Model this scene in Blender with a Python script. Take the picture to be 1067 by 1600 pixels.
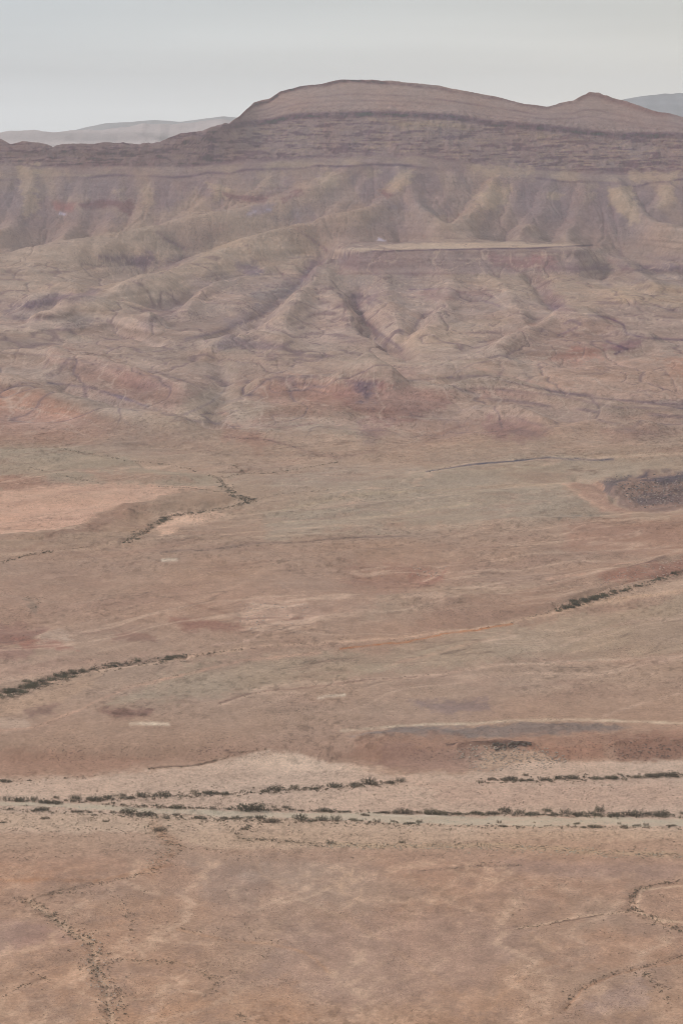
import bpy, math, time
import numpy as np
T0 = time.time()
for o in list(bpy.data.objects): bpy.data.objects.remove(o)
sc = bpy.context.scene
COL = sc.collection
R = math.radians

# ------------------------------------------------------------------ camera, light, air
PW, PH, F = 1067.0, 1600.0, 3800.0        # photograph size and focal length in its pixels
CAMZ = 300.0
PITCH = R(9.12)
CP, SP = math.cos(PITCH), math.sin(PITCH)
cam = bpy.data.cameras.new('camera'); cam_o = bpy.data.objects.new('camera', cam); COL.objects.link(cam_o)
cam_o.location = (0, 0, CAMZ); cam_o.rotation_euler = (math.pi/2 - PITCH, 0, 0)
cam.sensor_fit = 'VERTICAL'; cam.sensor_height = 36.0; cam.sensor_width = 24.0
cam.lens = 36.0*F/PH; cam.clip_start = 1.0; cam.clip_end = 80000.0
sc.camera = cam_o

SUN_EL, SUN_AZ = R(35), R(-80)            # azimuth from +Y towards +X
w = bpy.data.worlds.new('World'); sc.world = w; w.use_nodes = True
nt = w.node_tree; nt.nodes.clear()
out = nt.nodes.new('ShaderNodeOutputWorld'); bg = nt.nodes.new('ShaderNodeBackground')
sky = nt.nodes.new('ShaderNodeTexSky'); sky.sky_type = 'NISHITA'; sky.sun_disc = False
sky.sun_elevation = SUN_EL; sky.sun_rotation = SUN_AZ; sky.altitude = 600; sky.air_density = 1.0
sky.dust_density = 3.0; sky.ozone_density = 1.0
# thin even overcast in front of the blue sky: a grey veil, a little warmer towards the horizon on the right
tc = nt.nodes.new('ShaderNodeTexCoord'); sep = nt.nodes.new('ShaderNodeSeparateXYZ')
nt.links.new(tc.outputs['Generated'], sep.inputs[0])
ramp = nt.nodes.new('ShaderNodeValToRGB')
SKY_ST = 0.08
VEIL = 1.0/SKY_ST
els = ramp.color_ramp.elements
els[0].position = 0.0;  els[0].color = (0.94, 0.94, 0.92, 1)
els[1].position = 1.0;  els[1].color = (0.500, 0.520, 0.540, 1)
e = els.new(0.045); e.color = (0.53, 0.545, 0.55, 1)
e = els.new(0.085); e.color = (0.49, 0.515, 0.525, 1)
e = els.new(0.02); e.color = (0.70, 0.705, 0.69, 1)
e = els.new(0.30); e.color = (0.49, 0.520, 0.54, 1)
nt.links.new(sep.outputs['Z'], ramp.inputs[0])
mp = nt.nodes.new('ShaderNodeMapping'); mp.inputs['Scale'].default_value = (2.0, 2.0, 26.0)
mp.inputs['Rotation'].default_value = (0, R(1.2), 0)
nt.links.new(tc.outputs['Generated'], mp.inputs[0])
cn = nt.nodes.new('ShaderNodeTexNoise'); cn.inputs['Scale'].default_value = 1.6; cn.inputs['Detail'].default_value = 3
nt.links.new(mp.outputs[0], cn.inputs['Vector'])
mr = nt.nodes.new('ShaderNodeMapRange'); mr.inputs[1].default_value = 0.3; mr.inputs[2].default_value = 0.7
mr.inputs[3].default_value = 0.90*VEIL; mr.inputs[4].default_value = 1.07*VEIL
nt.links.new(cn.outputs['Fac'], mr.inputs[0])
sx = nt.nodes.new('ShaderNodeMapRange'); sx.inputs[1].default_value = -0.15; sx.inputs[2].default_value = 0.15
nt.links.new(sep.outputs['X'], sx.inputs[0])
tint = nt.nodes.new('ShaderNodeMix'); tint.data_type = 'RGBA'
tint.inputs[6].default_value = (0.915, 0.955, 0.99, 1); tint.inputs[7].default_value = (1.05, 1.02, 0.955, 1)
nt.links.new(sx.outputs[0], tint.inputs[0])
m1 = nt.nodes.new('ShaderNodeMix'); m1.data_type = 'RGBA'; m1.blend_type = 'MULTIPLY'; m1.inputs[0].default_value = 1
nt.links.new(ramp.outputs[0], m1.inputs[6]); nt.links.new(tint.outputs[2], m1.inputs[7])
vm = nt.nodes.new('ShaderNodeVectorMath'); vm.operation = 'SCALE'
nt.links.new(m1.outputs[2], vm.inputs[0]); nt.links.new(mr.outputs[0], vm.inputs['Scale'])
mx = nt.nodes.new('ShaderNodeMix'); mx.data_type = 'RGBA'; mx.inputs[0].default_value = 0.86
nt.links.new(sky.outputs[0], mx.inputs[6]); nt.links.new(vm.outputs[0], mx.inputs[7])
bg.inputs[1].default_value = SKY_ST
nt.links.new(mx.outputs[2], bg.inputs[0]); nt.links.new(bg.outputs[0], out.inputs[0])

sl = bpy.data.lights.new('sun', 'SUN'); sl.energy = 1.5; sl.angle = R(11); sl.color = (1.0, 0.95, 0.88)
so = bpy.data.objects.new('sun', sl); COL.objects.link(so)
sd = (math.sin(SUN_AZ)*math.cos(SUN_EL), math.cos(SUN_AZ)*math.cos(SUN_EL), math.sin(SUN_EL))
from mathutils import Vector
so.rotation_euler = Vector(sd).to_track_quat('Z', 'Y').to_euler(); so.location = (0, 0, 900)
sc.view_settings.view_transform = 'Standard'; sc.view_settings.look = 'None'
sc.view_settings.gamma = 1; sc.view_settings.exposure = 0.37; sc.view_settings.use_curve_mapping = False
sc.render.engine = 'CYCLES'
sc.cycles.use_denoising = True; sc.cycles.denoising_prefilter = 'ACCURATE'; sc.cycles.denoising_input_passes = 'RGB_ALBEDO_NORMAL'
sc.cycles.pixel_filter_type = 'BLACKMAN_HARRIS'; sc.cycles.filter_width = 0.95
sc.cycles.max_bounces = 4; sc.cycles.diffuse_bounces = 2; sc.cycles.volume_bounces = 2

HAZE = 6.0e-5
HAZE_ALB = (0.92, 0.955, 1.0)
# calibration: display colour seen at a distance -> albedo
E_RGB = np.array([0.93, 0.955, 0.962])       # light reaching level ground / pi, per unit albedo
A_RGB = np.array([0.455, 0.468, 0.468])       # colour of the air itself

# ------------------------------------------------------------------ noise
_rng = np.random.default_rng(7)
_TAB = _rng.random((256, 256)).astype(np.float32)*2-1
def vn(x, y, seed=0):
    x = np.asarray(x, np.float64) + seed*17.31; y = np.asarray(y, np.float64) + seed*9.77
    xi = np.floor(x); yi = np.floor(y); fx = (x-xi).astype(np.float32); fy = (y-yi).astype(np.float32)
    xi = xi.astype(np.int64); yi = yi.astype(np.int64)
    fx = fx*fx*fx*(fx*(fx*6-15)+10); fy = fy*fy*fy*(fy*(fy*6-15)+10)
    x0 = xi & 255; x1 = (xi+1) & 255; y0 = yi & 255; y1 = (yi+1) & 255
    a = _TAB[y0, x0]; b = _TAB[y0, x1]; c = _TAB[y1, x0]; d = _TAB[y1, x1]
    return (a+(b-a)*fx)*(1-fy) + (c+(d-c)*fx)*fy
def fbm(x, y, o=4, seed=0, g=0.5):
    s = 0; a = 1; t = 0
    ca, sa = math.cos(0.6), math.sin(0.6)
    for i in range(o):
        s = s + a*vn(x, y, seed+i*3); t += a; a *= g
        x, y = (x*ca - y*sa)*2.03, (x*sa + y*ca)*2.03
    return s/t*1.6
def ridged(x, y, o=4, seed=0):
    s = 0; a = 1; t = 0
    for i in range(o):
        s = s + a*(1-np.abs(vn(x, y, seed+i*5))*2); t += a; a *= .5
        x, y = x*.8*2.1 - y*.6*2.1, x*.6*2.1 + y*.8*2.1
    return s/t
def sst(a, b, x):
    t = np.clip((x-a)/(b-a), 0, 1); return t*t*(3-2*t)
I = np.interp

def web(x, y, seed, w=.05, o=3):
    """thin wandering lines, 1 on the line"""
    n1 = fbm(x, y, o, seed, .45)
    return np.exp(-(n1/w)**2)

# ------------------------------------------------------------------ the lie of the land
SKYL = np.array([(-500,205),(-200,208),(-60,212),(0,214),(15,222),(34,219),(61,222),(82,228),(98,223),(132,222),(202,221),(236,223),(250,220),
 (280,206),(317,202),(337,194),(358,191),(374,181),(397,161),(422,154),(438,143),(468,134),(498,131),(532,124),(566,124),(610,126),
 (643,130),(687,134),(710,139),(741,144),(774,150),(818,160),(854,166),(872,161),(896,158),(909,148),(920,143),(936,144),(957,152),
 (977,157),(994,164),(1024,174),(1044,177),(1067,183),(1200,188),(1500,200)], float)
LEDGE = np.array([(-500,240),(0,240),(250,232),(300,214),(350,198),(417,190),(461,183),(519,180),(606,177),(710,182),(774,193),(842,199),(909,205),(960,211),(1067,213),(1500,218)], float)
CLIFB = np.array([(-500,252),(0,253),(84,259),(202,258),(287,258),(360,252),(434,248),(485,245),(552,242),(654,240),(710,248),(774,255),(842,262),(909,268),(994,270),(1067,265),(1500,262)], float)
THIN = np.array([(-500,280),(0,280),(94,278),(135,278),(182,274),(270,278),(304,274),(324,269),(360,271),(384,266),(417,264),(475,264),(495,259),(535,260),(586,257),(627,257),(670,262),(760,270),(791,279),(835,277),(876,284),(950,285),(994,290),(1017,285),(1067,280),(1500,280)], float)
def line(L, u): return I(u, L[:, 0], L[:, 1])
def tdep(v):                               # downward slope of the sight line at row v (centre)
    b = (800-v)/F
    return (SP - b*CP)/(CP + b*SP)
zt = np.array([(1900,0),(1420,0),(1340,0.5),(1300,-.5),(1287,-2.2),(1272,-2.2),(1255,-.6),(1215,0),(1190,2.5),(1165,8),(1150,10),(1100,11),(1040,12),(1000,15),(940,20),(880,24),
 (840,22),(800,19),(740,20),(700,22),(650,28),(600,34),(550,36),(500,40),(450,42)], float)[::-1]
ugrid = np.arange(-500, 1571, 6.0); vgrid = np.arange(100, 1901, 2.0)
DT = np.zeros((len(ugrid), len(vgrid)))
for i, u in enumerate(ugrid):
    S, L, C = line(SKYL, u), line(LEDGE, u), line(CLIFB, u)
    fl_v = np.arange(450, 1901, 5.0)
    fl_z = I(fl_v, zt[:, 0], zt[:, 1])
    fl_d = (CAMZ - fl_z)/tdep(fl_v)
    hi = sst(330, 420, u)                  # 0 on the low left rim, 1 under the big dome
    m = sst(500, 560, u)*(1-sst(900, 950, u))   # the flat topped hill
    av = [C+90, C+30, C]; ad = [4520, 4680, 4765]
    av += [L+7, L-4]; ad += [4765+26*(1-hi)+110*hi, 4770+26*(1-hi)+122*hi]
    top = ad[-1]
    if S > L-8: L2 = S-1
    av += [min(S, L-5)]; ad += [top + 4 + max(0, (L-4-S))*3.6*max(hi, .35)]
    lo_v = [420, 392] ; lo_d = [4220, 4420]
    if m > 0:
        lo_v = [432, 389, 380, 372]; lo_d = [4220*(1-m)+4030*m-60*(1-m), 4425*(1-m)+4150*m, 4440*(1-m)+4325*m, 4455*(1-m)+4430*m]
    V = np.array(list(av[::-1]) + lo_v[::-1]); Dd = np.array(list(ad[::-1]) + lo_d[::-1])
    k = np.argsort(V); V = V[k]; Dd = Dd[k]
    V = np.concatenate([V, fl_v]); Dd = np.concatenate([Dd, fl_d])
    DT[i] = I(vgrid, V, Dd)
for _ in range(2):                         # soften sideways and along the slope
    DT[1:-1] = (DT[:-2] + 2*DT[1:-1] + DT[2:])/4
    DT[:, 1:-1] = (DT[:, :-2] + 2*DT[:, 1:-1] + DT[:, 2:])/4
def base_columns(qs, d):
    """height and nominal picture row of the smooth base for columns q=x/y at distances d (1-D)"""
    Z = np.zeros((len(d), len(qs)), np.float64); Vb = np.zeros_like(Z)
    bb = (800-vgrid)/F; sl_ = tdep(vgrid)
    for j, q in enumerate(qs):
        u = q*(CP + bb*SP)*F + PW/2
        fi = np.clip((u-ugrid[0])/6.0, 0, len(ugrid)-1.001); i0 = fi.astype(int); f = fi-i0
        k = np.arange(len(vgrid))
        D = DT[i0, k]*(1-f) + DT[i0+1, k]*f
        S = line(SKYL, q*(CP + .17*SP)*F + PW/2)
        k0 = int(np.searchsorted(vgrid, S))
        Dk = np.append(D[k0:][::-1], D[k0-1] + (D[k0]-D[k0-1])*(S-vgrid[k0-1])/2.0 + .01); vk = np.append(vgrid[k0:][::-1], S - 1e-3)          # near -> far
        Dk = np.maximum.accumulate(Dk + np.arange(len(Dk))*1e-4)
        v = I(d, Dk, vk); b = (800-v)/F
        z = CAMZ - d*(SP - b*CP)/(CP + b*SP)
        zs = CAMZ - Dk[-1]*tdep(vk[-1])
        back = d > Dk[-1]; e_ = d[back]-Dk[-1]
        z[back] = np.maximum(zs - .05*e_ - .0006*e_**1.75, 60)
        near = d < Dk[0]; z[near] = 0
        Z[:, j] = z; Vb[:, j] = (I(d, Dk, vk))
    return Z, Vb

# ------------------------------------------------------------------ drainage: a stream-power erosion of the far slopes
def erode(x0, x1, y0, y1, cs, iters, K, seed, zfun=None, namp=4.0, nsc=60., strokes=None, diff=.0175):
    xs = np.arange(x0, x1, cs); ys = np.arange(y0, y1, cs)
    nx, ny = len(xs), len(ys)
    X, Y = np.meshgrid(xs, ys)
    if zfun is None:
        qs = np.linspace(-.36, .36, 241); dd = np.arange(y0-50, y1+50, cs)
        ZB, VB = base_columns(qs, dd)
        fq = np.clip((X/Y - qs[0])/(qs[1]-qs[0]), 0, 239.999); iq = fq.astype(int); fq -= iq
        fd = np.clip((Y - dd[0])/cs, 0, len(dd)-1.001); idd = fd.astype(int); fd -= idd
        bil = lambda A_: (A_[idd, iq]*(1-fq)+A_[idd, iq+1]*fq)*(1-fd) + (A_[idd+1, iq]*(1-fq)+A_[idd+1, iq+1]*fq)*fd
        B = bil(ZB); V_ = bil(VB); U_ = X/Y*(CP + (800-V_)/F*SP)*F + PW/2
    else: B = zfun(X, Y)
    z = B + namp*fbm(X/nsc, Y/nsc, 5, seed) + .25*_rng.random(B.shape)
    if strokes: z = z + strokes_relief(U_, V_, strokes)*sst(4560, 4380, Y) + facets_relief(U_, V_)*sst(3900, 4150, Y)
    N = nx*ny
    offs = [(-1,-1),(0,-1),(1,-1),(-1,0),(1,0),(-1,1),(0,1),(1,1)]
    base_i = np.arange(N).reshape(ny, nx)
    area = None
    for it in range(iters):
        best = np.zeros((ny, nx)); rec = base_i.copy(); dist = np.full((ny, nx), cs)
        for dx, dy in offs:
            l = cs*math.hypot(dx, dy)
            sh = np.full((ny, nx), 1e9); ii = base_i.copy()
            ys0, ys1 = max(0, -dy), ny-max(0, dy); xs0, xs1 = max(0, -dx), nx-max(0, dx)
            sh[ys0:ys1, xs0:xs1] = z[ys0+dy:ys1+dy, xs0+dx:xs1+dx]
            ii[ys0:ys1, xs0:xs1] = base_i[ys0+dy:ys1+dy, xs0+dx:xs1+dx]
            s = (z - sh)/l; g = s > best
            best[g] = s[g]; rec[g] = ii[g]; dist[g] = l
        order = np.argsort(z.ravel(), kind='stable').tolist()
        rl = rec.ravel().tolist(); A = [cs*cs]*N
        for i in reversed(order):
            r = rl[i]
            if r != i: A[r] += A[i]
        area = np.array(A).reshape(ny, nx)
        f = (K*np.sqrt(area)/dist).ravel().tolist(); zl = z.ravel().tolist()
        for i in order:
            r = rl[i]
            if r != i:
                ff = f[i]; zl[i] = (zl[i] + ff*zl[r])/(1+ff)
        z = np.array(zl).reshape(ny, nx)
        zz = z.copy(); zz[1:-1, 1:-1] = (1-4*diff)*z[1:-1, 1:-1] + diff*(z[:-2, 1:-1]+z[2:, 1:-1]+z[1:-1, :-2]+z[1:-1, 2:])
        z = zz
    return xs, ys, z - B, area
def blur(a, r, n=3):
    for _ in range(n):
        for ax in (0, 1):
            p = np.pad(a, [(r+1, r) if k == ax else (0, 0) for k in (0, 1)], mode='edge')
            c = np.cumsum(p, axis=ax); L = a.shape[ax]
            a = (np.take(c, range(2*r+1, 2*r+1+L), ax) - np.take(c, range(0, L), ax))/(2*r+1)
    return a
def sampler(xs, ys, A):
    cs = xs[1]-xs[0]
    def f(x, y, fade=0):
        fx = np.clip((x-xs[0])/cs, 0, len(xs)-1.001); fy = np.clip((y-ys[0])/cs, 0, len(ys)-1.001)
        ix = fx.astype(int); iy = fy.astype(int); fx = fx-ix; fy = fy-iy
        return (A[iy, ix]*(1-fx)+A[iy, ix+1]*fx)*(1-fy) + (A[iy+1, ix]*(1-fx)+A[iy+1, ix+1]*fx)*fy
    return f
def seg_dist(px, py, poly, aniso=1.0):
    """distance to a polyline (py scaled by aniso)"""
    d2 = np.full(px.shape, 1e12)
    for (x0, y0), (x1, y1) in zip(poly[:-1], poly[1:]):
        y0 = y0*aniso; y1 = y1*aniso
        dx, dy = x1-x0, y1-y0; L = dx*dx+dy*dy+1e-9
        t = np.clip(((px-x0)*dx + (py*aniso-y0)*dy)/L, 0, 1)
        d2 = np.minimum(d2, (px-x0-t*dx)**2 + (py*aniso-y0-t*dy)**2)
    return np.sqrt(d2)
def strokes_relief(U_, V_, L_):
    r = np.zeros_like(U_)
    wu = U_ + 7*fbm(U_/60, V_/30, 3, 43); wv = V_ + 4*fbm(U_/50, V_/20, 3, 44)
    for pts, hw, h in L_:
        P = np.array(pts)
        m = (U_ > P[:, 0].min()-3*hw-8) & (U_ < P[:, 0].max()+3*hw+8) & (V_ > P[:, 1].min()-2.2*hw-6) & (V_ < P[:, 1].max()+2.2*hw+6)
        if not m.any(): continue
        ds = seg_dist(wu[m], wv[m], pts, 1.5)/hw
        r[m] += h*(np.exp(-ds**2)*.5 + np.exp(-np.abs(ds)*1.3)*.5)
    return r
# buttresses of the mountain foot: crest line, half width at the top and at the foot, height
FACETS = [
 ([(560,262),(500,296),(430,326),(330,352),(200,388),(60,420)], 6, 40, 34), ([(645,272),(605,315),(560,345),(470,372),(380,400),(280,430),(200,468),(100,500)], 6, 34, 30),
 ([(45,258),(48,300),(25,345),(-15,395)], 4, 24, 26), ([(130,280),(122,330),(95,385)], 3, 20, 20), ([(188,282),(186,325),(160,362)], 3, 16, 18), ([(240,282),(226,325),(205,352)], 3, 15, 18),
 ([(342,282),(332,312),(290,345)], 4, 16, 20), ([(425,268),(400,300),(365,335)], 3, 12, 14), ([(512,262),(492,295),(460,325)], 3, 12, 12), ([(624,262),(640,305),(668,345),(700,380)], 4, 26, 26),
 ([(770,280),(752,325),(712,378)], 4, 26, 26), ([(862,288),(850,330),(815,378)], 3, 22, 24), ([(966,288),(985,335),(1025,372),(1090,392)], 4, 30, 30), ([(1046,280),(1034,320),(1004,352)], 3, 18, 18),
 ([(708,262),(695,305),(672,340)], 3, 12, 12), ([(915,286),(906,325),(880,375)], 3, 16, 18), ([(575,262),(556,300),(520,335)], 2, 10, 9), ([(810,285),(800,320),(788,345)], 2, 10, 9), ([(95,262),(90,300)], 2, 9, 8), ([(280,285),(272,312)], 2, 9, 9),
]
def facet_profile(U_, V_, pts, w0, w1):
    d2 = np.full(U_.shape, 1e12); tt = np.zeros(U_.shape)
    P = np.array(pts, float); sg = np.hypot(*np.diff(P, axis=0).T); cs = np.concatenate([[0], np.cumsum(sg)])/sg.sum()
    for k in range(len(P)-1):
        (x0, y0), (x1, y1) = P[k], P[k+1]; dx, dy = x1-x0, y1-y0
        t = np.clip(((U_-x0)*dx + (V_-y0)*dy)/(dx*dx+dy*dy), 0, 1)
        q = (U_-x0-t*dx)**2 + ((V_-y0-t*dy)*1.5)**2; m = q < d2
        d2[m] = q[m]; tt[m] = (cs[k] + (cs[k+1]-cs[k])*t)[m]
    return np.clip(1-np.sqrt(d2)/(1.25*w0+2+(1.2*w1-w0)*np.sqrt(tt+.02)), 0, 1), tt
def facets_relief(U_, V_):
    wu = U_ + 5*fbm(U_/35, V_/30, 3, 45); wv = V_ + 3*fbm(U_/35, V_/20, 3, 46)
    r = np.zeros_like(U_)
    for pts, w0, w1, h in FACETS:
        p, t = facet_profile(wu, wv, pts, w0, w1)
        p = p**.85; h = h*(1.0 if w1 >= 26 else .62)
        r = np.maximum(r, h*p*(.45+.55*t)*(1-sst(.85, 1.0, t)*.5))
    return r - 5
SPURS = [
 ([(560,268),(480,305),(400,335),(300,358),(189,384),(60,412),(-40,425)], 24, 26),
 ([(640,275),(600,315),(560,345),(470,370),(380,396),(290,425),(215,462),(110,494)], 22, 24),
 ([(45,270),(50,310),(30,355),(-20,385)], 15, 20), ([(135,295),(120,340),(85,385)], 13, 15), ([(185,292),(182,335),(170,365)], 12, 14), ([(238,290),(228,330),(215,350)], 12, 14),
 ([(345,290),(335,322),(300,340)], 13, 16), ([(430,275),(400,310),(375,330)], 10, 10), ([(620,268),(640,310),(665,345),(695,376)], 13, 20), ([(775,288),(752,330),(715,372)], 16, 20),
 ([(862,290),(850,335),(815,378)], 14, 18), ([(965,292),(985,335),(1030,368),(1100,385)], 17, 24), ([(1045,286),(1030,325),(1000,352)], 12, 14), ([(705,275),(690,320),(660,360)], 9, 9),
 ([(915,290),(905,330),(880,375)], 10, 12), ([(510,272),(490,300)], 8, 8), ([(575,268),(560,300)], 7, 8),
 ([(20,300),(5,340),(-20,360)], 10, -10), ([(95,290),(80,340),(50,380)], 9, -12), ([(160,300),(150,350),(120,375)], 8, -10), ([(210,300),(200,340)], 7, -9), ([(290,300),(275,330)], 9, -10),
 ([(590,290),(610,325),(622,372)], 9, -14), ([(820,290),(800,340),(780,375)], 9, -12), ([(935,300),(930,340),(925,375)], 8, -10), ([(1010,300),(1030,330),(1067,350)], 8, -10),
 ([(470,345),(480,362),(508,388)], 8, -12), ([(246,362),(268,380),(290,396)], 8, -12), ([(620,375),(580,378),(520,388)], 8, -10),
 ([(360,405),(270,420),(200,408),(150,415)], 12, -12), ([(468,420),(430,424),(384,436),(340,452),(300,478)], 12, 14), ([(500,400),(465,440),(430,470),(390,500),(340,522)], 11, -12),
 ([(505,415),(492,438),(470,470),(440,515)], 20, 18), ([(510,440),(530,470),(545,505)], 14, 10), ([(200,470),(260,448),(330,430)], 12, 9), ([(240,505),(310,485),(380,470)], 12, 10), ([(40,470),(100,462),(125,466)], 12, 13),
 ([(60,505),(120,492),(160,494),(240,505)], 13, 14), ([(-40,480),(60,484),(140,482),(240,470),(300,458)], 8, -10), ([(170,505),(210,520),(240,535)], 8, -7),
 ([(556,455),(569,499),(586,516),(613,536),(632,552)], 10, -15), ([(664,489),(650,508),(632,532)], 8, -8), ([(600,440),(610,480),(625,515)], 16, 9), ([(700,440),(690,490),(665,525)], 20, 9),
 ([(828,425),(842,455),(876,485),(905,492)], 9, -10), ([(940,395),(985,425),(1020,450)], 12, 9), ([(870,440),(940,455),(1000,478)], 14, 7), ([(760,430),(790,460),(810,500)], 14, 7), ([(1000,410),(1067,425),(1120,430)], 8, -8),
 ([(780,560),(820,530),(880,505),(920,500)], 16, 14), ([(890,512),(940,516),(980,525),(1020,531)], 12, 10), ([(730,545),(790,515),(840,498)], 10, -6), ([(1020,545),(960,560),(880,572)], 9, -5),
 ([(330,545),(400,530),(440,545)], 14, 8), ([(80,570),(150,570),(220,590),(290,615)], 16, 12), ([(-40,560),(40,555),(90,562)], 12, 8), ([(0,600),(80,625),(180,655),(280,672)], 20, 9), ([(320,665),(345,620),(356,590),(340,560)], 9, -7),
 ([(100,600),(180,622),(270,648),(330,664)], 9, -8), ([(405,600),(450,598),(500,605)], 14, 8), ([(530,610),(571,596),(612,610)], 14, 18), ([(566,598),(575,598)], 9, 14), ([(590,612),(650,612),(700,620)], 14, 7),
 ([(410,650),(480,640),(540,650)], 14, 6), ([(430,680),(500,672),(570,685)], 10, 6), ([(350,683),(420,690),(480,706),(540,712)], 7, -5), ([(600,705),(690,672),(760,650)], 10, -5), ([(745,645),(800,650),(850,668)], 14, 11), ([(720,610),(800,608),(880,622),(960,640)], 12, 8),
 ([(700,592),(790,592),(900,616),(1000,626)], 7, -5), ([(860,650),(960,655),(1067,660)], 8, -4), ([(870,680),(940,668),(1020,674)], 13, 8), ([(640,590),(720,580),(800,575)], 14, 5),
]
ex, ey, rel, area = erode(-900, 900, 2040, 5300, 5.4, 9, .010, 3, namp=8., nsc=240., strokes=[(p_, w_*1.1, h_*1.35) for p_, w_, h_ in SPURS], diff=.04)
rel = rel - .8*blur(rel, 50, 2)
rel = np.where(rel > 0, 34*np.tanh(rel/34), 30*np.tanh(rel/30))
REL_FAR = sampler(ex, ey, rel); LA_FAR = sampler(ex, ey, np.log10(area))
nx_, ny_, rel2, area2 = erode(-290, 290, 640, 1240, 2.4, 4, .006, 11, zfun=lambda X, Y: Y*.10 + X*.03 + 2.2*fbm(X/75, Y/75, 3, 5), namp=.45, nsc=20.)
REL_N = sampler(nx_, ny_, rel2 - blur(rel2, 20, 2)); la2 = np.log10(area2); LA_N = sampler(nx_, ny_, .5*blur(sst(2.3, 3.5, la2), 1, 1) + .5*sst(2.0, 3.6, la2))
mx_, my_, rel3, area3 = erode(-620, 620, 1130, 2700, 4.6, 4, .006, 12, zfun=lambda X, Y: Y*.09 + X*.06 + 4.*fbm(X/180, Y/180, 3, 6), namp=.9, nsc=40.)
REL_M = sampler(mx_, my_, rel3 - blur(rel3, 20, 2)); la3 = np.log10(area3); LA_M = sampler(mx_, my_, .5*blur(sst(3.0, 4.4, la3), 1, 1) + .5*sst(2.7, 4.4, la3))
print('erosion', round(time.time()-T0, 1))

# hand placed relief: (points in photo pixels of the base, half width px, height m)
RELIEF = [
 ([(200,800),(300,785),(370,785)], 12, 2.5), ([(-20,850),(90,838),(200,812)], 12, 3),
 ([(960,765),(1000,760),(1090,755)], 12, 5), ([(900,745),(930,760),(960,775)], 6, -2),
 ([(560,893),(640,895),(690,885)], 10, -1.5), ([(690,935),(600,950),(500,970)], 14, 2),
 ([(380,955),(450,965),(520,950)], 10, -1.6), ([(100,985),(60,995),(0,990)], 10, 2),
 ([(0,1085),(60,1068),(130,1048),(200,1038),(290,1027)], 5, -1.6),
 ([(868,952),(930,930),(990,912),(1067,892)], 5, -1.8), ([(700,945),(850,925),(1000,890),(1067,872)], 10, 2.2),
 ([(190,848),(225,835),(240,815),(310,802),(395,782),(360,770),(345,750),(320,740),(200,720),(90,700)], 4, -1.5),
 ([(715,1163),(785,1160),(830,1162)], 4, 1.4), ([(960,1162),(1067,1158)], 6, 1.6),
 ([(560,1150),(720,1142),(900,1135)], 6, 1.0),
 ([(45,1407),(70,1422),(100,1447),(145,1472),(150,1515),(165,1540),(175,1610)], 8, -.7),
 ([(1067,1375),(1003,1387),(985,1405),(988,1420),(1023,1435),(1070,1456)], 7, -.7),
 ([(1067,1495),(1013,1510),(958,1522),(908,1542),(883,1580)], 7, -.6),
]
def seg_dist(px, py, poly, aniso=1.0):
    """distance to a polyline (py scaled by aniso)"""
    d2 = np.full(px.shape, 1e12)
    for (x0, y0), (x1, y1) in zip(poly[:-1], poly[1:]):
        y0 = y0*aniso; y1 = y1*aniso
        dx, dy = x1-x0, y1-y0; L = dx*dx+dy*dy+1e-9
        t = np.clip(((px-x0)*dx + (py*aniso-y0)*dy)/L, 0, 1)
        d2 = np.minimum(d2, (px-x0-t*dx)**2 + (py*aniso-y0-t*dy)**2)
    return np.sqrt(d2)
def poly_sd(px, py, poly):
    """signed distance to a polygon, positive inside"""
    P = poly + [poly[0]]
    d = seg_dist(px, py, P)
    ins = np.zeros(px.shape, bool)
    for (x0, y0), (x1, y1) in zip(P[:-1], P[1:]):
        if y0 == y1: continue
        c = ((y0 > py) != (y1 > py)) & (px < (x1-x0)*(py-y0)/(y1-y0)+x0)
        ins ^= c
    return np.where(ins, d, -d)

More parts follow.
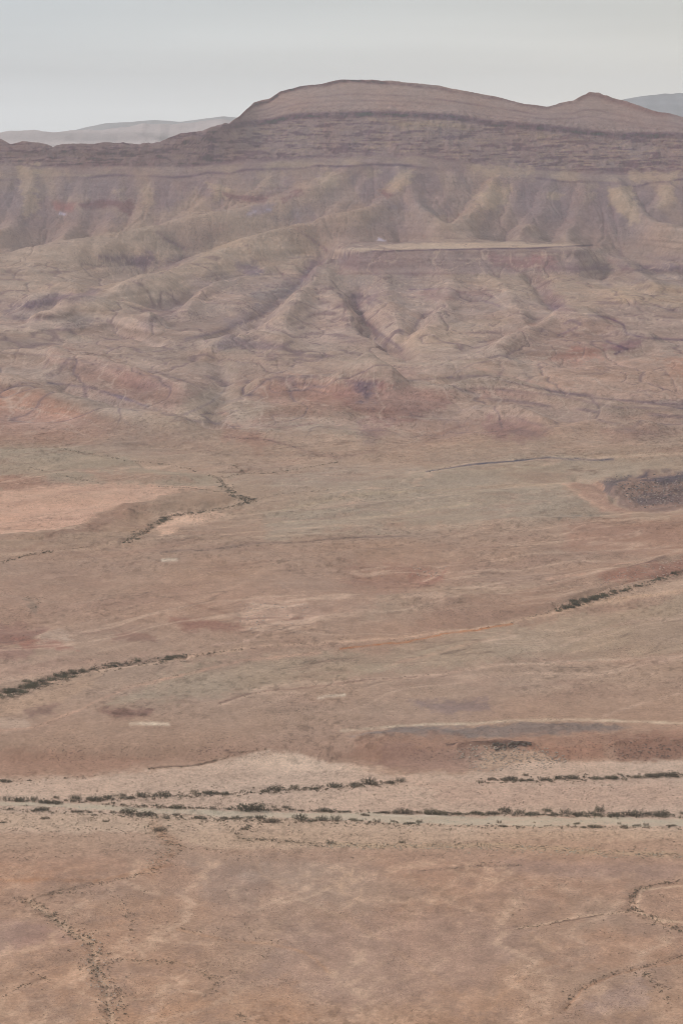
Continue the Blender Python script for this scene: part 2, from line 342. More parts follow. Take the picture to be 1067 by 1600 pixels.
def swell(X, Y):
    a = Y - .35*X + 60*fbm(X/260, Y/200, 3, 25)
    return ridged(a/190, X/520 + 3, 4, 26)-.35
def relief(X, Y, U, Vb):
    d = Y
    far = sst(2080, 2230, d)
    fr = REL_FAR(X, Y)*far*(1-.25*sst(4480, 4650, d))*(1-.55*sst(4700, 4780, d))*(1-.5*sst(4860, 4920, d))
    fr = fr*(1 - .55*sst(700, 480, Vb)*sst(380, 470, Vb)*0)
    near = REL_N(X, Y)*(1-sst(1080, 1180, d))
    mid = REL_M(X, Y)*sst(1130, 1260, d)*(1-sst(2080, 2250, d))
    msk = sst(500, 540, U)*(1-sst(860, 960, U))*np.exp(-((Vb-384)/9.)**4)*sst(3950, 4000, d)*(1-sst(4360, 4420, d))
    fr = fr*(1-.93*msk)
    r = fr + near*.45 + mid*.7
    sw = swell(X, Y); r = r + sw*7.0*sst(1180, 1400, d)*(1-.7*sst(2050, 2300, d))
    r = r + 1.3*fbm(X/140, Y/170, 3, 21)*sst(1250, 1700, d) + .35*fbm(X/60, Y/60, 3, 22)
    r = r + 6*fbm(X/260, Y/300, 3, 23)*sst(2500, 3500, d)*(1-sst(4500, 4800, d))
    rough = sst(2100, 2500, d)*(1-.8*msk)
    r = r + 17*np.exp(-((U-571)/30)**2 - ((d-2430)/55)**2)
    gx_ = X + 12*fbm(X/60, Y/90, 3, 48); cut = rough*(1-sst(4640, 4740, d))
    r = r - cut*(1.5*web(gx_/85, Y/210, 135, .09) + .8*web(gx_/38, Y/95, 136, .11)) - cut*sst(4250, 4400, d)*.8*web(gx_/22 + Y/300, Y/140, 139, .14)
    r = r*(1-.6*msk)
    r = r + rough*(1-.7*sst(4800, 4900, d))*(1.6*fbm(X/30, Y/30, 3, 24))
    # ledges and blocks of the cliff bands: strata stand out as steps
    Cb = line(CLIFB, U); Lg = line(LEDGE, U)
    band = sst(0, 6, Cb+4-Vb)*(1-sst(0, 10, (Lg-8)-Vb)) * far
    r = r + band*(2.6*ridged(X/26, Y/60, 3, 31)+1.2*fbm(X/9, Y/9, 2, 32) - 1.0)
    cap = np.exp(-((Vb-line(SKYL, U)-3)/4.0)**2)*far
    r = r + cap*(2.2*fbm(X/40, Y/60, 4, 33, .6) + .35*vn(X/6, Y/12, 34))
    r = r + cap*(1-.0*far)*np.exp(-((U-945)/45)**2)*2.4*ridged(X/13, Y/18, 3, 37)
    outc = np.exp(-(((U-1010)/70)**2 + ((Vb-768)/20)**2))
    r = r + outc*3.5*np.maximum(ridged(X/16, Y/24, 4, 35), 0)
    for pts, hw, h in RELIEF:
        P = np.array(pts)
        m = (U > P[:, 0].min()-3*hw) & (U < P[:, 0].max()+3*hw) & (Vb > P[:, 1].min()-2.2*hw) & (Vb < P[:, 1].max()+2.2*hw) & (d < 5400)
        if not m.any(): continue
        wob = 3*vn(U[m]/25, Vb[m]/12, 41)
        ds = seg_dist(U[m], Vb[m]+wob, pts, 1.5)
        r[m] += h*np.exp(-(ds/hw)**2)
    return r

# ------------------------------------------------------------------ grid: columns q = x/y, rows of growing distance
qin = np.linspace(-.163, .163, 800)
qo = .163 + (np.linspace(0, 1, 26)[1:]**1.6)*.42
QS = np.concatenate([-qo[::-1], qin, qo])
dd = np.concatenate([np.arange(620, 2500, 2.5), np.arange(2500, 5600, 2.0)])
qt = np.linspace(-.15, .15, 41)
Zb, Vb = base_columns(qt, dd)
Xt = qt[None]*dd[:, None]; Yt = np.repeat(dd[:, None], 41, 1)
Ut = qt[None]*(CP + (800-Vb)/F*SP)*F + PW/2
def row_of(Z, Y):
    s = (Z-CAMZ)/Y; b = (s*CP + SP)/(CP - s*SP)
    return 800 - b*F
Zt_ = Zb + relief(Xt, Yt, Ut, Vb)
vt = row_of(Zt_, Yt)
g = np.abs(np.diff(vt, axis=0)); g = np.sort(g, axis=1)[:, 14:34].mean(1)
g = np.convolve(g, np.ones(21)/21, 'same') + .05
g = g + .7*((dd[1:] > 4765) & (dd[1:] < 5260))
gc = np.concatenate([[0], np.cumsum(g)])
NR = 1640
DS = I(np.linspace(0, gc[-1], NR), gc, dd)
DS = np.concatenate([np.array([60, 120, 200, 290, 380, 460, 530, 585]), DS, 5600+np.cumsum(np.linspace(40, 300, 12))])
NR = len(DS); NC = len(QS)
Zb, Vb = base_columns(QS, DS)
Y = np.repeat(DS[:, None], NC, 1); X = QS[None]*Y
U = QS[None]*(CP + (800-Vb)/F*SP)*F + PW/2
RL = relief(X, Y, U, Vb)
Z = Zb + RL
VA = row_of(Z, Y)                          # stratigraphic row: base row lifted with the rock
Vs = np.where(Y > 2080, VA, Vb)
Vs = np.where(Y > 4900, np.minimum(Vs, Vb+30), Vs)
print('grid', NR, NC, NR*NC, round(time.time()-T0, 1))

# ------------------------------------------------------------------ colour of the ground (display colour as seen from the rim, taken back to albedo)
def s2l(c):
    c = np.asarray(c, float)/255.
    return np.where(c <= .04045, c/12.92, ((c+.055)/1.055)**2.4)
GRAD = [(100,(151,136,128)),(160,(151,135,128)),(190,(146,131,126)),(250,(140,126,122)),(300,(141,127,123)),(350,(147,131,124)),(400,(151,135,126)),(480,(153,136,126)),
 (560,(157,139,126)),(640,(159,137,123)),(720,(160,138,123)),(800,(160,138,122)),(860,(158,133,118)),(940,(158,131,116)),(1000,(160,134,118)),(1060,(162,138,122)),
 (1120,(161,135,119)),(1180,(162,133,117)),(1230,(176,149,131)),(1320,(172,145,127)),(1345,(165,136,119)),(1450,(166,137,119)),(1600,(167,138,119)),(1900,(167,138,119))]
gv = [a for a, _ in GRAD]
C0 = C = np.stack([I(Vs, gv, [c[k] for _, c in GRAD]) for k in range(3)], -1).astype(np.float32)
C = C0.copy()
# warped chart coordinates so that every outline is uneven
WA = .5 + .5*sst(560, 900, Vs)
WU = U + WA*(11*fbm(U/55, Vs/22, 5, 51) + 5*fbm(U/11, Vs/5, 2, 52))
WV = Vs + WA*(3.8*fbm(U/50, Vs/20, 5, 53) + 2.0*fbm(U/10, Vs/4, 2, 54))
GR = 1.25*fbm(U/16, Vs/6, 6, 55, .7)               # break-up noise
def paint(mask, a, col):
    a = np.clip(a, 0, 1)[..., None].astype(np.float32)
    C[mask] = C[mask]*(1-a) + np.array(col, np.float32)*a
VMASK = (Y < 5600)
def patch(poly, col, feather=8, op=.85, brk=.35, wk=1.0):
    poly = [(-80. if x <= 0 else 1150. if x >= 1067 else x, y) for x, y in poly]
    P = np.array(poly); f = feather+14
    m = (U > P[:, 0].min()-f) & (U < P[:, 0].max()+f) & (Vs > P[:, 1].min()-f) & (Vs < P[:, 1].max()+f) & VMASK
    if not m.any(): return
    sd_ = poly_sd(U[m]+(WU[m]-U[m])*wk, Vs[m]+(WV[m]-Vs[m])*wk, [tuple(map(float, p)) for p in poly])
    paint(m, sst(-feather, feather, sd_ + brk*feather*GR[m])*op, col)
def stroke(pts, hw, col, op=.8, brk=.5, an=1.0, warp=.35):
    pts = [(-80. if x <= 0 else 1150. if x >= 1067 else x, y) for x, y in pts]
    P = np.array(pts); f = hw*3+8
    m = (U > P[:, 0].min()-f) & (U < P[:, 0].max()+f) & (Vs > P[:, 1].min()-f) & (Vs < P[:, 1].max()+f) & VMASK
    if not m.any(): return
    uu = U[m] + (WU[m]-U[m])*warp; vv = Vs[m] + (WV[m]-Vs[m])*warp
    ds = seg_dist(uu, vv, pts, an)
    a = np.exp(-(ds/hw)**2)*op*np.clip(1-brk*(.5-.9*GR[m]), 0, 1.2)
    paint(m, a, col)

# --- mountain strata
S = line(SKYL, U); L = line(LEDGE, U); Cb = line(CLIFB, U); Th = line(THIN, U)
Vw = Vs + 1.6*fbm(X/90, Y/400, 3, 61)
mt = Y > 4300
hi = sst(330, 420, U)
st = vn(U/34 + Vw/9, Vw/2.6, 62) + .7*vn(U/12, Vw/1.5, 63)           # thin beds
blk = 1.2*fbm(X/17, Vw/6, 4, 64, .65)
def pm(a, col, extra=None):
    a = np.clip(a, 0, 1); paint(mt, a[mt], col)
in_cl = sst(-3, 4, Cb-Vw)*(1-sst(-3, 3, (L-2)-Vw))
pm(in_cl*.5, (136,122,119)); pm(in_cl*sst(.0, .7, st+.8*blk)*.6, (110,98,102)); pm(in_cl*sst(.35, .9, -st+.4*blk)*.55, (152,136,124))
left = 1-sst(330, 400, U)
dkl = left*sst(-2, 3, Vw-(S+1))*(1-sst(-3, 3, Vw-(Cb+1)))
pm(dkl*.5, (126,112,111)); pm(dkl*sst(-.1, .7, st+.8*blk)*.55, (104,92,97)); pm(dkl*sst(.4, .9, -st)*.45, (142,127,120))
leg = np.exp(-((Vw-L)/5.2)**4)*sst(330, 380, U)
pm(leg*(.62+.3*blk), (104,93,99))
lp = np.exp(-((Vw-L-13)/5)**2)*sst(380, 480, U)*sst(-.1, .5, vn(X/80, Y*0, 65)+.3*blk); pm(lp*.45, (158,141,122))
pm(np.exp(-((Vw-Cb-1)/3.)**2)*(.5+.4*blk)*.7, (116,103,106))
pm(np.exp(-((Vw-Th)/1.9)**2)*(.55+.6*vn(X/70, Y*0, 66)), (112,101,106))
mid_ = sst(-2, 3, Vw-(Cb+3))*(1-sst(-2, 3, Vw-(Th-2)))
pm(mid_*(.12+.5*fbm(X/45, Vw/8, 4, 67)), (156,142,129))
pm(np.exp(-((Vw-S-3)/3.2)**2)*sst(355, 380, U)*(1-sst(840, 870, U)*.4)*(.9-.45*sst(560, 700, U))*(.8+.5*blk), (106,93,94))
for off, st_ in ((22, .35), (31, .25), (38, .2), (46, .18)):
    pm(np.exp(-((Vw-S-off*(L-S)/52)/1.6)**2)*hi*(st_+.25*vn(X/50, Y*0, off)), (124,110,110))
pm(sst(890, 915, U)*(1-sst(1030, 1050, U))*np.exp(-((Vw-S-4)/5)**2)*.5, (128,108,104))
# talus: scree tongues running down between the bare spurs
fm = (Y > 3900) & (Vs < 520) & (Vs > 240)
fwu = U[fm] + 5*fbm(U[fm]/35, Vs[fm]/30, 3, 45) + 2*vn(U[fm]/6, Vs[fm]/5, 47); fwv = Vs[fm] + 3*fbm(U[fm]/35, Vs[fm]/20, 3, 46)
FP = np.zeros(fm.sum())
for pts, w0, w1, h in FACETS:
    p, t = facet_profile(fwu, fwv + 6, pts, w0, w1); FP = np.maximum(FP, sst(0, .35, p)*(1 if w1 >= 26 else .6))
FPm = np.zeros_like(Z); FPm[fm] = FP
tz = sst(2, 14, Vw-Th)*(1-sst(330, 372, Vw))
paint(VMASK, (tz*(1-FPm)*.5)[VMASK], (134,122,122)); paint(VMASK, (sst(2, 14, Vw-Th)*(1-sst(380, 470, Vw))*FPm*.32)[VMASK], (156,138,129))
tal = sst(0, 10, Vw-Cb)*(1-sst(330, 400, Vw+.0*U))
scr = fbm(X/55 + (Y-4700)/300., Y/260, 4, 68)
pm(tal*sst(-.1, .6, scr)*.5, (131,120,120)); pm(tal*sst(.1, .7, -scr)*.4, (154,137,124))
YEL = (166,149,131)
for p, o in (([(30,258),(62,258),(60,300),(62,335),(40,340),(34,300)], .7), ([(325,286),(352,288),(362,300),(358,320),(335,312)], .75), ([(352,295),(392,300),(385,318),(356,316)], .5),
 ([(408,262),(450,266),(440,290),(405,296)], .35), ([(498,266),(526,270),(528,290),(498,292)], .6), ([(574,262),(592,268),(584,282),(572,278)], .5),
 ([(622,261),(640,268),(643,286),(610,300),(592,300)], .75), ([(735,316),(768,286),(800,291),(796,315),(768,328)], .8), ([(848,308),(866,296),(882,304),(876,316)], .7),
 ([(915,288),(930,290),(928,312),(916,312)], .4), ([(952,292),(985,290),(992,318),(1003,345),(985,352),(965,330),(950,312)], .9), ([(1030,292),(1062,287),(1052,312),(1030,326)], .6),
 ([(738,257),(836,262),(832,276),(742,272)], .6), ([(874,266),(905,268),(906,284),(880,282)], .5), ([(985,272),(1062,268),(1056,282),(990,286)], .7),
 ([(100,300),(135,312),(128,330),(104,326)], .35), ([(180,300),(196,300),(198,322),(180,322)], .5), ([(226,292),(240,292),(240,325),(228,325)], .5), ([(150,318),(200,320),(240,326),(235,338),(160,330)], .3),
 ([(585,318),(640,330),(650,352),(600,352),(580,340)], .3), ([(690,330),(715,345),(700,360),(680,350)], .35), ([(0,262),(28,262),(25,300),(0,300)], .25), ([(60,262),(90,268),(80,300),(65,320)], .3)):
    patch(p, YEL, 5, o*.72, 1.6)
for p in ([(350,302),(420,308),(412,318),(360,314)], [(440,312),(470,296),(474,302),(446,318)], [(592,298),(615,302),(600,310)], [(128,318),(160,311),(200,312),(214,326),(205,338),(175,322),(135,324)]):
    patch(p, (121,103,104), 3.5, .7, .9)
patch([(84,316),(122,318),(112,332),(92,330)], (148,116,112), 5, .7)
for x, y, r_ in ((420,328,5), (391,335,4), (398,331,3), (594,375,7), (100,335,4), (245,368,3)):
    patch([(x-r_,y+1),(x-r_/2,y-r_/2),(x+r_,y-1),(x+r_,y+2)], (186,178,190), 1.6, .9)
patch([(405,318),(432,318),(425,332),(385,340),(388,330)], (132,122,132), 4, .6)
# --- spurs and hollows at the foot
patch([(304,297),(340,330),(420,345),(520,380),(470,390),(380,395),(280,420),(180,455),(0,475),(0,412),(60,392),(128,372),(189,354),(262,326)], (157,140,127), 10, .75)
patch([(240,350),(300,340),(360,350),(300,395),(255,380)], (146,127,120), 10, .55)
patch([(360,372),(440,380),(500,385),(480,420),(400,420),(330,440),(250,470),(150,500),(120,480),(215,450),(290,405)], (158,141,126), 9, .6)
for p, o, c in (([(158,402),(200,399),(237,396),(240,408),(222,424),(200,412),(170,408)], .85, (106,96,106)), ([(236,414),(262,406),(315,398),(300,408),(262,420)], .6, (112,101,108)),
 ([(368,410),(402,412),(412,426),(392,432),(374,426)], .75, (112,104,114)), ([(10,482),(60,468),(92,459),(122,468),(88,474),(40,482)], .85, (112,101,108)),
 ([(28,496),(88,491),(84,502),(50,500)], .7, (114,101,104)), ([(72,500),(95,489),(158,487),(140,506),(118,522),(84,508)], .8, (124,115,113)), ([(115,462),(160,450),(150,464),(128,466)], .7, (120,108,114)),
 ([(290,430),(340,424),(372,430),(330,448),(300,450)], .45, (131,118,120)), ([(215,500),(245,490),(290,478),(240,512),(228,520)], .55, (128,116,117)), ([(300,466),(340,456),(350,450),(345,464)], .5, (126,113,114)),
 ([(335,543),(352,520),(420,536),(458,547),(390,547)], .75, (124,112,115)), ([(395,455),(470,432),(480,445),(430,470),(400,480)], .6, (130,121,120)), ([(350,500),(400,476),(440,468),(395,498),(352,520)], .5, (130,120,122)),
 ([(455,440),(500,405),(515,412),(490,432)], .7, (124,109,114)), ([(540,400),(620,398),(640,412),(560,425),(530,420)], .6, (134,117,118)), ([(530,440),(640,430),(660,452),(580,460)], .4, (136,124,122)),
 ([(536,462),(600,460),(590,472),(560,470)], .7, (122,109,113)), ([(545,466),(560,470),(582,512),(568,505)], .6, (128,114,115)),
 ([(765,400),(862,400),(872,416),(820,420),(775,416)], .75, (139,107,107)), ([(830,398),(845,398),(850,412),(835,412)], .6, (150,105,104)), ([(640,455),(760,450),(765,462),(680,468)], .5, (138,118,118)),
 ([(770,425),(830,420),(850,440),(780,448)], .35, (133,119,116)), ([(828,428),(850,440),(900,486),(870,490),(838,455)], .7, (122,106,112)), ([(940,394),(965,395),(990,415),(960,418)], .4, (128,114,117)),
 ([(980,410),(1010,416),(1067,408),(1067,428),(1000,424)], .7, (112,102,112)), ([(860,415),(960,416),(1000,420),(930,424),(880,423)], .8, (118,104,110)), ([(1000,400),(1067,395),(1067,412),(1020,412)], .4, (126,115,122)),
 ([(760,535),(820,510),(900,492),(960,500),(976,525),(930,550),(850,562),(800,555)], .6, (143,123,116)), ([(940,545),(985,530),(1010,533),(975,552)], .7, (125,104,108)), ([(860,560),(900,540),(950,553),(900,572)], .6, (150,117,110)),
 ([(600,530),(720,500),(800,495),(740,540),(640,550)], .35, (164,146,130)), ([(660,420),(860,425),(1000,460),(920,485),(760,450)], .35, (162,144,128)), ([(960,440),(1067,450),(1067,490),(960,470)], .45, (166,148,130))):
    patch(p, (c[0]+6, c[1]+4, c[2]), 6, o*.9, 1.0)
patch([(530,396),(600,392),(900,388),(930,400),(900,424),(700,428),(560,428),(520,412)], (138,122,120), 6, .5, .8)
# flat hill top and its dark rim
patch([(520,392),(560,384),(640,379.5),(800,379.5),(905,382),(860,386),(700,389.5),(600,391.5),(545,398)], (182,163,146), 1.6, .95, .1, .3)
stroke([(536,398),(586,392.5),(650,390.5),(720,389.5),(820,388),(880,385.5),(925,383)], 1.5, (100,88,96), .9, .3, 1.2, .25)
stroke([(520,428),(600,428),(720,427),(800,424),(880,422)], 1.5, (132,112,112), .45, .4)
stroke([(430,372),(520,385),(600,382)], 3, (160,141,126), .4)
# --- badlands: red and cream beds, a terrace shadow painted in
for p, c, o in (([(0,555),(60,560),(130,555),(190,570),(120,590),(40,585),(0,580)], (162,144,131), .5), ([(85,545),(150,556),(250,590),(315,612),(262,642),(200,628),(140,598),(70,575)], (150,123,113), .6),
 ([(170,580),(220,578),(260,600),(210,605)], (132,106,102), .6), ([(70,590),(110,575),(95,600),(160,612),(240,640),(200,650),(120,625)], (134,122,116), .6), ([(60,575),(100,570),(110,585),(75,588)], (170,152,138), .6),
 ([(205,565),(245,560),(255,572),(215,578)], (172,154,140), .6), ([(0,592),(60,605),(130,640),(210,668),(150,690),(0,690)], (160,125,108), .85), ([(0,575),(60,585),(150,622),(250,652),(330,668),(240,668),(130,642),(60,608),(0,596)], (165,147,132), .6),
 ([(0,650),(150,652),(300,680),(330,700),(0,705)], (150,126,114), .6), ([(0,645),(80,645),(150,665),(60,668)], (176,145,130), .4),
 ([(260,655),(330,600),(356,590),(352,560),(366,560),(368,610),(420,650),(370,670)], (160,144,127), .7),
 ([(395,605),(430,590),(505,590),(560,596),(545,640),(480,640),(430,655),(398,660),(425,632)], (153,118,105), .6), ([(520,612),(548,598),(575,586),(610,600),(650,606),(712,612),(690,640),(610,660),(545,640)], (138,105,98), .6),
 ([(545,604),(572,592),(598,604),(575,612)], (110,96,102), .85), ([(562,608),(576,608),(574,616),(564,614)], (98,84,90), .8), ([(566,620),(580,620),(578,632),(568,628)], (100,88,94), .8), ([(598,600),(612,606),(600,612)], (158,108,98), .6),
 ([(640,590),(760,585),(800,600),(720,606),(650,600)], (160,144,128), .5), ([(590,578),(640,574),(670,590),(630,596)], (150,122,114), .4), ([(370,640),(430,625),(480,625),(440,650),(390,652)], (164,146,128), .5),
 ([(415,675),(480,662),(560,678),(600,692),(560,700),(470,690)], (176,152,134), .6), ([(430,664),(520,658),(570,672),(600,690),(540,680)], (158,148,132), .5), ([(350,650),(420,690),(400,705),(340,690)], (158,122,108), .6),
 ([(560,665),(600,672),(590,690),(565,682)], (132,105,104), .6), ([(600,690),(680,660),(740,670),(690,700),(610,705)], (166,138,122), .5),
 ([(760,652),(840,658),(858,672),(840,686),(780,688),(755,675)], (135,108,103), .8), ([(735,605),(800,600),(860,615),(830,625),(760,622)], (150,122,112), .7), ([(700,600),(760,575),(840,585),(920,606),(860,614),(780,604)], (146,131,118), .6),
 ([(830,615),(900,622),(1067,645),(1067,655),(960,648),(860,632)], (140,126,114), .6), ([(940,670),(1000,660),(1060,680),(1000,690),(950,690)], (146,117,106), .6), ([(860,665),(905,668),(930,690),(890,695)], (182,156,138), .5),
 ([(830,560),(1067,560),(1067,640),(960,625),(850,598)], (170,140,122), .5), ([(860,690),(1067,690),(1067,702),(860,715)], (168,142,126), .4), ([(1040,560),(1067,540),(1067,590),(1045,590)], (172,132,112), .5)):
    lum = sum(c)/3; c = tuple(x*.7 + y*.3 for x, y in zip(c, (155,136,124)))
    patch(p, c, 10, o*.95, .9)
for pts, hw, c, o in (([(700,590),(760,588),(830,605),(930,622),(1010,628),(1067,634)], 1.8, (118,103,102), .7), ([(735,606),(800,610),(870,618),(960,636),(1067,642)], 1.8, (122,106,104), .6),
 ([(745,575),(835,598),(940,615),(1000,617)], 2.5, (176,148,132), .6), ([(740,636),(800,650),(850,650)], 2.5, (172,150,136), .6), ([(760,700),(860,700),(960,695),(1067,690)], 1.6, (180,152,136), .5),
 ([(0,514),(40,518),(90,525),(140,530)], 3.5, (172,155,140), .7), ([(350,548),(420,548),(480,552),(560,565),(640,568),(740,565),(790,560)], 2, (164,148,132), .5),
 ([(356,590),(350,610),(330,630),(270,655),(330,660),(365,668)], 2, (124,110,108), .6), ([(352,585),(356,596),(340,620)], 3, (178,160,142), .5), ([(400,555),(440,565),(520,580),(560,590)], 1.6, (136,120,114), .4),
 ([(785,560),(740,568),(700,590),(620,596)], 1.4, (122,108,106), .55), ([(920,492),(950,497),(974,508),(978,522),(1011,529),(1067,533)], 2.0, (112,97,103), .75), ([(946,533),(965,540),(980,545),(960,552)], 2.2, (98,84,96), .8),  # long curve along the terrace edge: its shadow painted as a dark line
 ([(880,505),(890,500),(905,506)], 2, (112,98,106), .7), ([(765,455),(790,478),(835,488),(880,487),(930,490)], 1.3, (180,160,146), .6), ([(640,452),(700,450),(780,478)], 1.4, (118,103,110), .5),
 ([(840,545),(815,552),(790,565)], 1.4, (130,114,112), .5), ([(870,525),(900,512)], 1.6, (118,100,108), .6), ([(553,462),(569,499),(586,516),(613,536),(627,547)], 2.5, (118,104,106), .7), ([(664,489),(650,508),(637,526)], 2.0, (124,110,110), .6),
 ([(246,362),(266,378),(287,389)], 2.5, (112,97,104), .75), ([(465,357),(475,365),(485,373),(509,391)], 2.5, (118,100,104), .7), ([(492,411),(461,449),(430,478),(400,496),(350,516),(290,530)], 2.6, (124,111,114), .55),
 ([(468,426),(430,430),(384,436),(350,455),(322,470)], 2.0, (172,153,138), .6), ([(300,440),(270,455),(220,462),(200,460)], 1.8, (170,152,138), .5), ([(430,470),(500,462),(560,470)], 1.5, (172,152,136), .4),
 ([(400,510),(460,505),(520,508),(560,512)], 1.4, (136,120,116), .5), ([(410,500),(470,492),(520,494)], 1.4, (170,150,132), .5), ([(370,525),(440,540),(500,545)], 1.6, (170,152,136), .5), ([(620,545),(700,545),(780,540)], 1.2, (170,152,138), .4),
 ([(0,548),(90,556),(180,575),(250,582),(300,600),(322,608)], 1.6, (122,108,106), .5), ([(75,598),(140,605),(200,622)], 1.8, (112,100,104), .6), ([(160,612),(200,625),(230,635)], 2.2, (120,108,114), .6), ([(215,555),(255,562),(262,570)], 1.5, (132,115,110), .5),
 ([(395,664),(440,668),(500,660)], 1.6, (136,112,104), .6), ([(350,683),(420,688),(480,705),(530,712),(560,708),(590,700)], 1.8, (128,106,100), .7), ([(440,600),(470,606),(520,612)], 1.6, (170,138,122), .5),
 ([(385,598),(375,615),(378,640),(400,655)], 1.5, (140,124,114), .5), ([(395,590),(382,612),(388,640)], 1.2, (168,150,132), .5), ([(650,700),(700,672),(750,655)], 2.0, (146,120,108), .5), ([(640,690),(690,672),(730,662)], 1.2, (180,152,136), .4)):
    stroke(pts, hw, c, o)
# --- middle plains
for p, c, f, o in (([(0,700),(110,700),(330,745),(345,768),(230,765),(120,755),(0,735)], (155,138,122), 8, .6), ([(120,735),(220,740),(300,755),(180,765)], (160,129,114), 8, .5), ([(0,738),(70,750),(120,768),(0,775)], (156,124,110), 8, .6),
 ([(0,778),(90,764),(230,765),(345,768),(230,792),(120,828),(0,846)], (182,150,132), 5, .95), ([(0,862),(70,836),(200,795),(290,775),(350,774),(362,786),(300,799),(235,812),(222,835),(190,846),(90,852),(0,868)], (155,131,115), 6, .85),
 ([(40,862),(100,832),(200,800),(260,800),(200,812),(110,840)], (146,119,106), 6, .5), ([(240,818),(285,806),(345,800),(348,806),(300,818),(250,842),(240,836)], (188,158,139), 3, 1.),
 ([(350,715),(560,690),(620,700),(540,722),(420,742),(360,735)], (162,139,124), 8, .5), ([(620,735),(820,715),(1067,707),(1067,738),(960,748),(880,758),(940,800),(860,812),(600,822),(420,845),(400,800),(500,772)], (158,140,125), 10, .7),
 ([(420,745),(620,715),(680,735),(520,765),(430,775)], (162,142,128), 8, .5), ([(430,800),(650,760),(860,750),(900,775),(700,790),(480,830)], (160,143,128), 8, .35),
 ([(885,754),(960,750),(950,775),(990,797),(930,790)], (162,132,117), 5, .7), ([(950,752),(1000,740),(1080,738),(1080,786),(1000,797),(965,785)], (142,120,110), 4, .8), ([(940,750),(985,742),(975,760),(950,770)], (112,101,99), 4, .6),
 ([(1000,756),(1040,744),(1080,740),(1080,756),(1040,762)], (108,98,99), 4, .65), ([(985,775),(1030,765),(1080,762),(1070,772),(1010,782)], (110,98,97), 4, .6), ([(990,745),(1010,741),(1005,748)], (104,94,97), 3, .6),
 ([(870,806),(920,796),(950,799),(920,805),(880,812)], (134,121,110), 4, .75), ([(770,764),(805,765),(790,768)], (136,120,108), 3, .6), ([(1030,738),(1067,733),(1067,750)], (112,102,104), 4, .5),
 ([(0,900),(400,868),(700,830),(1067,792),(1067,880),(860,905),(700,850),(400,900),(120,930),(0,920)], (160,134,118), 12, .6), ([(900,815),(1067,812),(1067,870),(880,860)], (157,126,111), 10, .5),
 ([(545,880),(640,878),(690,885),(680,905),(600,915),(540,905)], (148,118,105), 12, .5), ([(640,885),(690,882),(700,895),(650,905)], (150,114,102), 4, .5), ([(380,930),(470,935),(520,960),(450,985),(380,975)], (176,148,132), 6, .5),
 ([(260,960),(350,970),(390,985),(300,985)], (140,108,97), 5, .6), ([(0,965),(70,975),(60,1000),(0,1025)], (142,114,104), 8, .7), ([(60,990),(110,985),(120,998),(70,1005)], (176,152,136), 5, .7), ([(20,1000),(100,1002),(120,1015),(40,1020)], (154,114,102), 6, .6),
 ([(170,985),(235,990),(240,1005),(180,1000)], (140,112,100), 5, .6), ([(45,930),(62,935),(52,958),(42,955)], (136,118,106), 4, .6), ([(0,1010),(60,1022),(40,1035),(0,1040)], (152,120,110), 6, .5),
 ([(820,870),(1067,840),(1067,885),(960,905),(850,905)], (160,134,119), 8, .4), ([(930,905),(1067,868),(1067,890),(960,915)], (150,114,102), 5, .55), ([(600,930),(700,905),(860,915),(700,950),(560,970)], (163,140,123), 10, .5),
 ([(700,955),(870,945),(760,985),(640,985)], (153,124,109), 8, .4), ([(960,930),(1067,898),(1067,920),(960,945),(900,952)], (180,152,134), 5, .6), ([(640,1000),(1067,925),(1067,1020),(800,1035),(560,1050)], (161,141,124), 10, .6),
 ([(300,1035),(520,1020),(720,1000),(560,1055),(350,1085),(180,1100)], (158,139,122), 10, .6), ([(980,970),(1067,960),(1067,1010),(990,1015)], (156,133,118), 8, .5),
 ([(0,1040),(60,1035),(170,1030),(280,1022),(120,1048),(0,1080)], (172,142,126), 8, .5), ([(0,1100),(50,1080),(110,1062),(170,1050),(140,1075),(60,1110),(0,1130)], (172,145,126), 6, .6), ([(0,1125),(45,1122),(40,1140),(0,1150)], (176,152,136), 5, .6),
 ([(40,1110),(90,1100),(90,1118),(50,1120)], (140,115,104), 6, .6), ([(160,1108),(235,1108),(225,1120),(180,1122)], (136,108,98), 5, .6), ([(640,1095),(760,1095),(770,1110),(690,1115)], (138,118,112), 8, .55),
 ([(0,1160),(200,1120),(420,1105),(560,1120),(360,1160),(180,1200),(0,1215)], (159,133,116), 12, .4), ([(540,1148),(620,1138),(720,1136),(820,1130),(920,1130),(985,1140),(900,1148),(700,1152)], (136,120,112), 5, .75),
 ([(560,1150),(900,1148),(1067,1140),(1067,1160),(900,1170),(730,1165),(600,1190),(540,1180)], (152,122,107), 8, .55), ([(0,1170),(150,1180),(260,1185),(180,1210),(0,1218)], (158,127,111), 8, .6),
 ([(955,1162),(1010,1155),(1070,1154),(1070,1184),(1010,1184),(965,1190)], (148,117,103), 13, .6), ([(735,1172),(800,1168),(880,1182),(850,1198),(760,1200),(715,1190)], (182,155,136), 5, .7), ([(770,1162),(800,1158),(800,1168),(775,1170)], (120,101,92), 5, .6), ([(803,1160),(824,1157),(824,1166),(808,1168)], (122,104,97), 5, .6),
 ([(600,1165),(760,1170),(740,1200),(650,1205),(590,1195)], (152,124,112), 8, .5), ([(830,1165),(950,1165),(940,1185),(860,1185)], (158,124,108), 6, .5)):
    lum = sum(c)/3; C1 = (159, 135, 119); c = tuple(b_ + (x-b_)*1.12 for x, b_ in zip(c, C1)); patch(p, c, f*.85, min(1, o*1.1), .85)
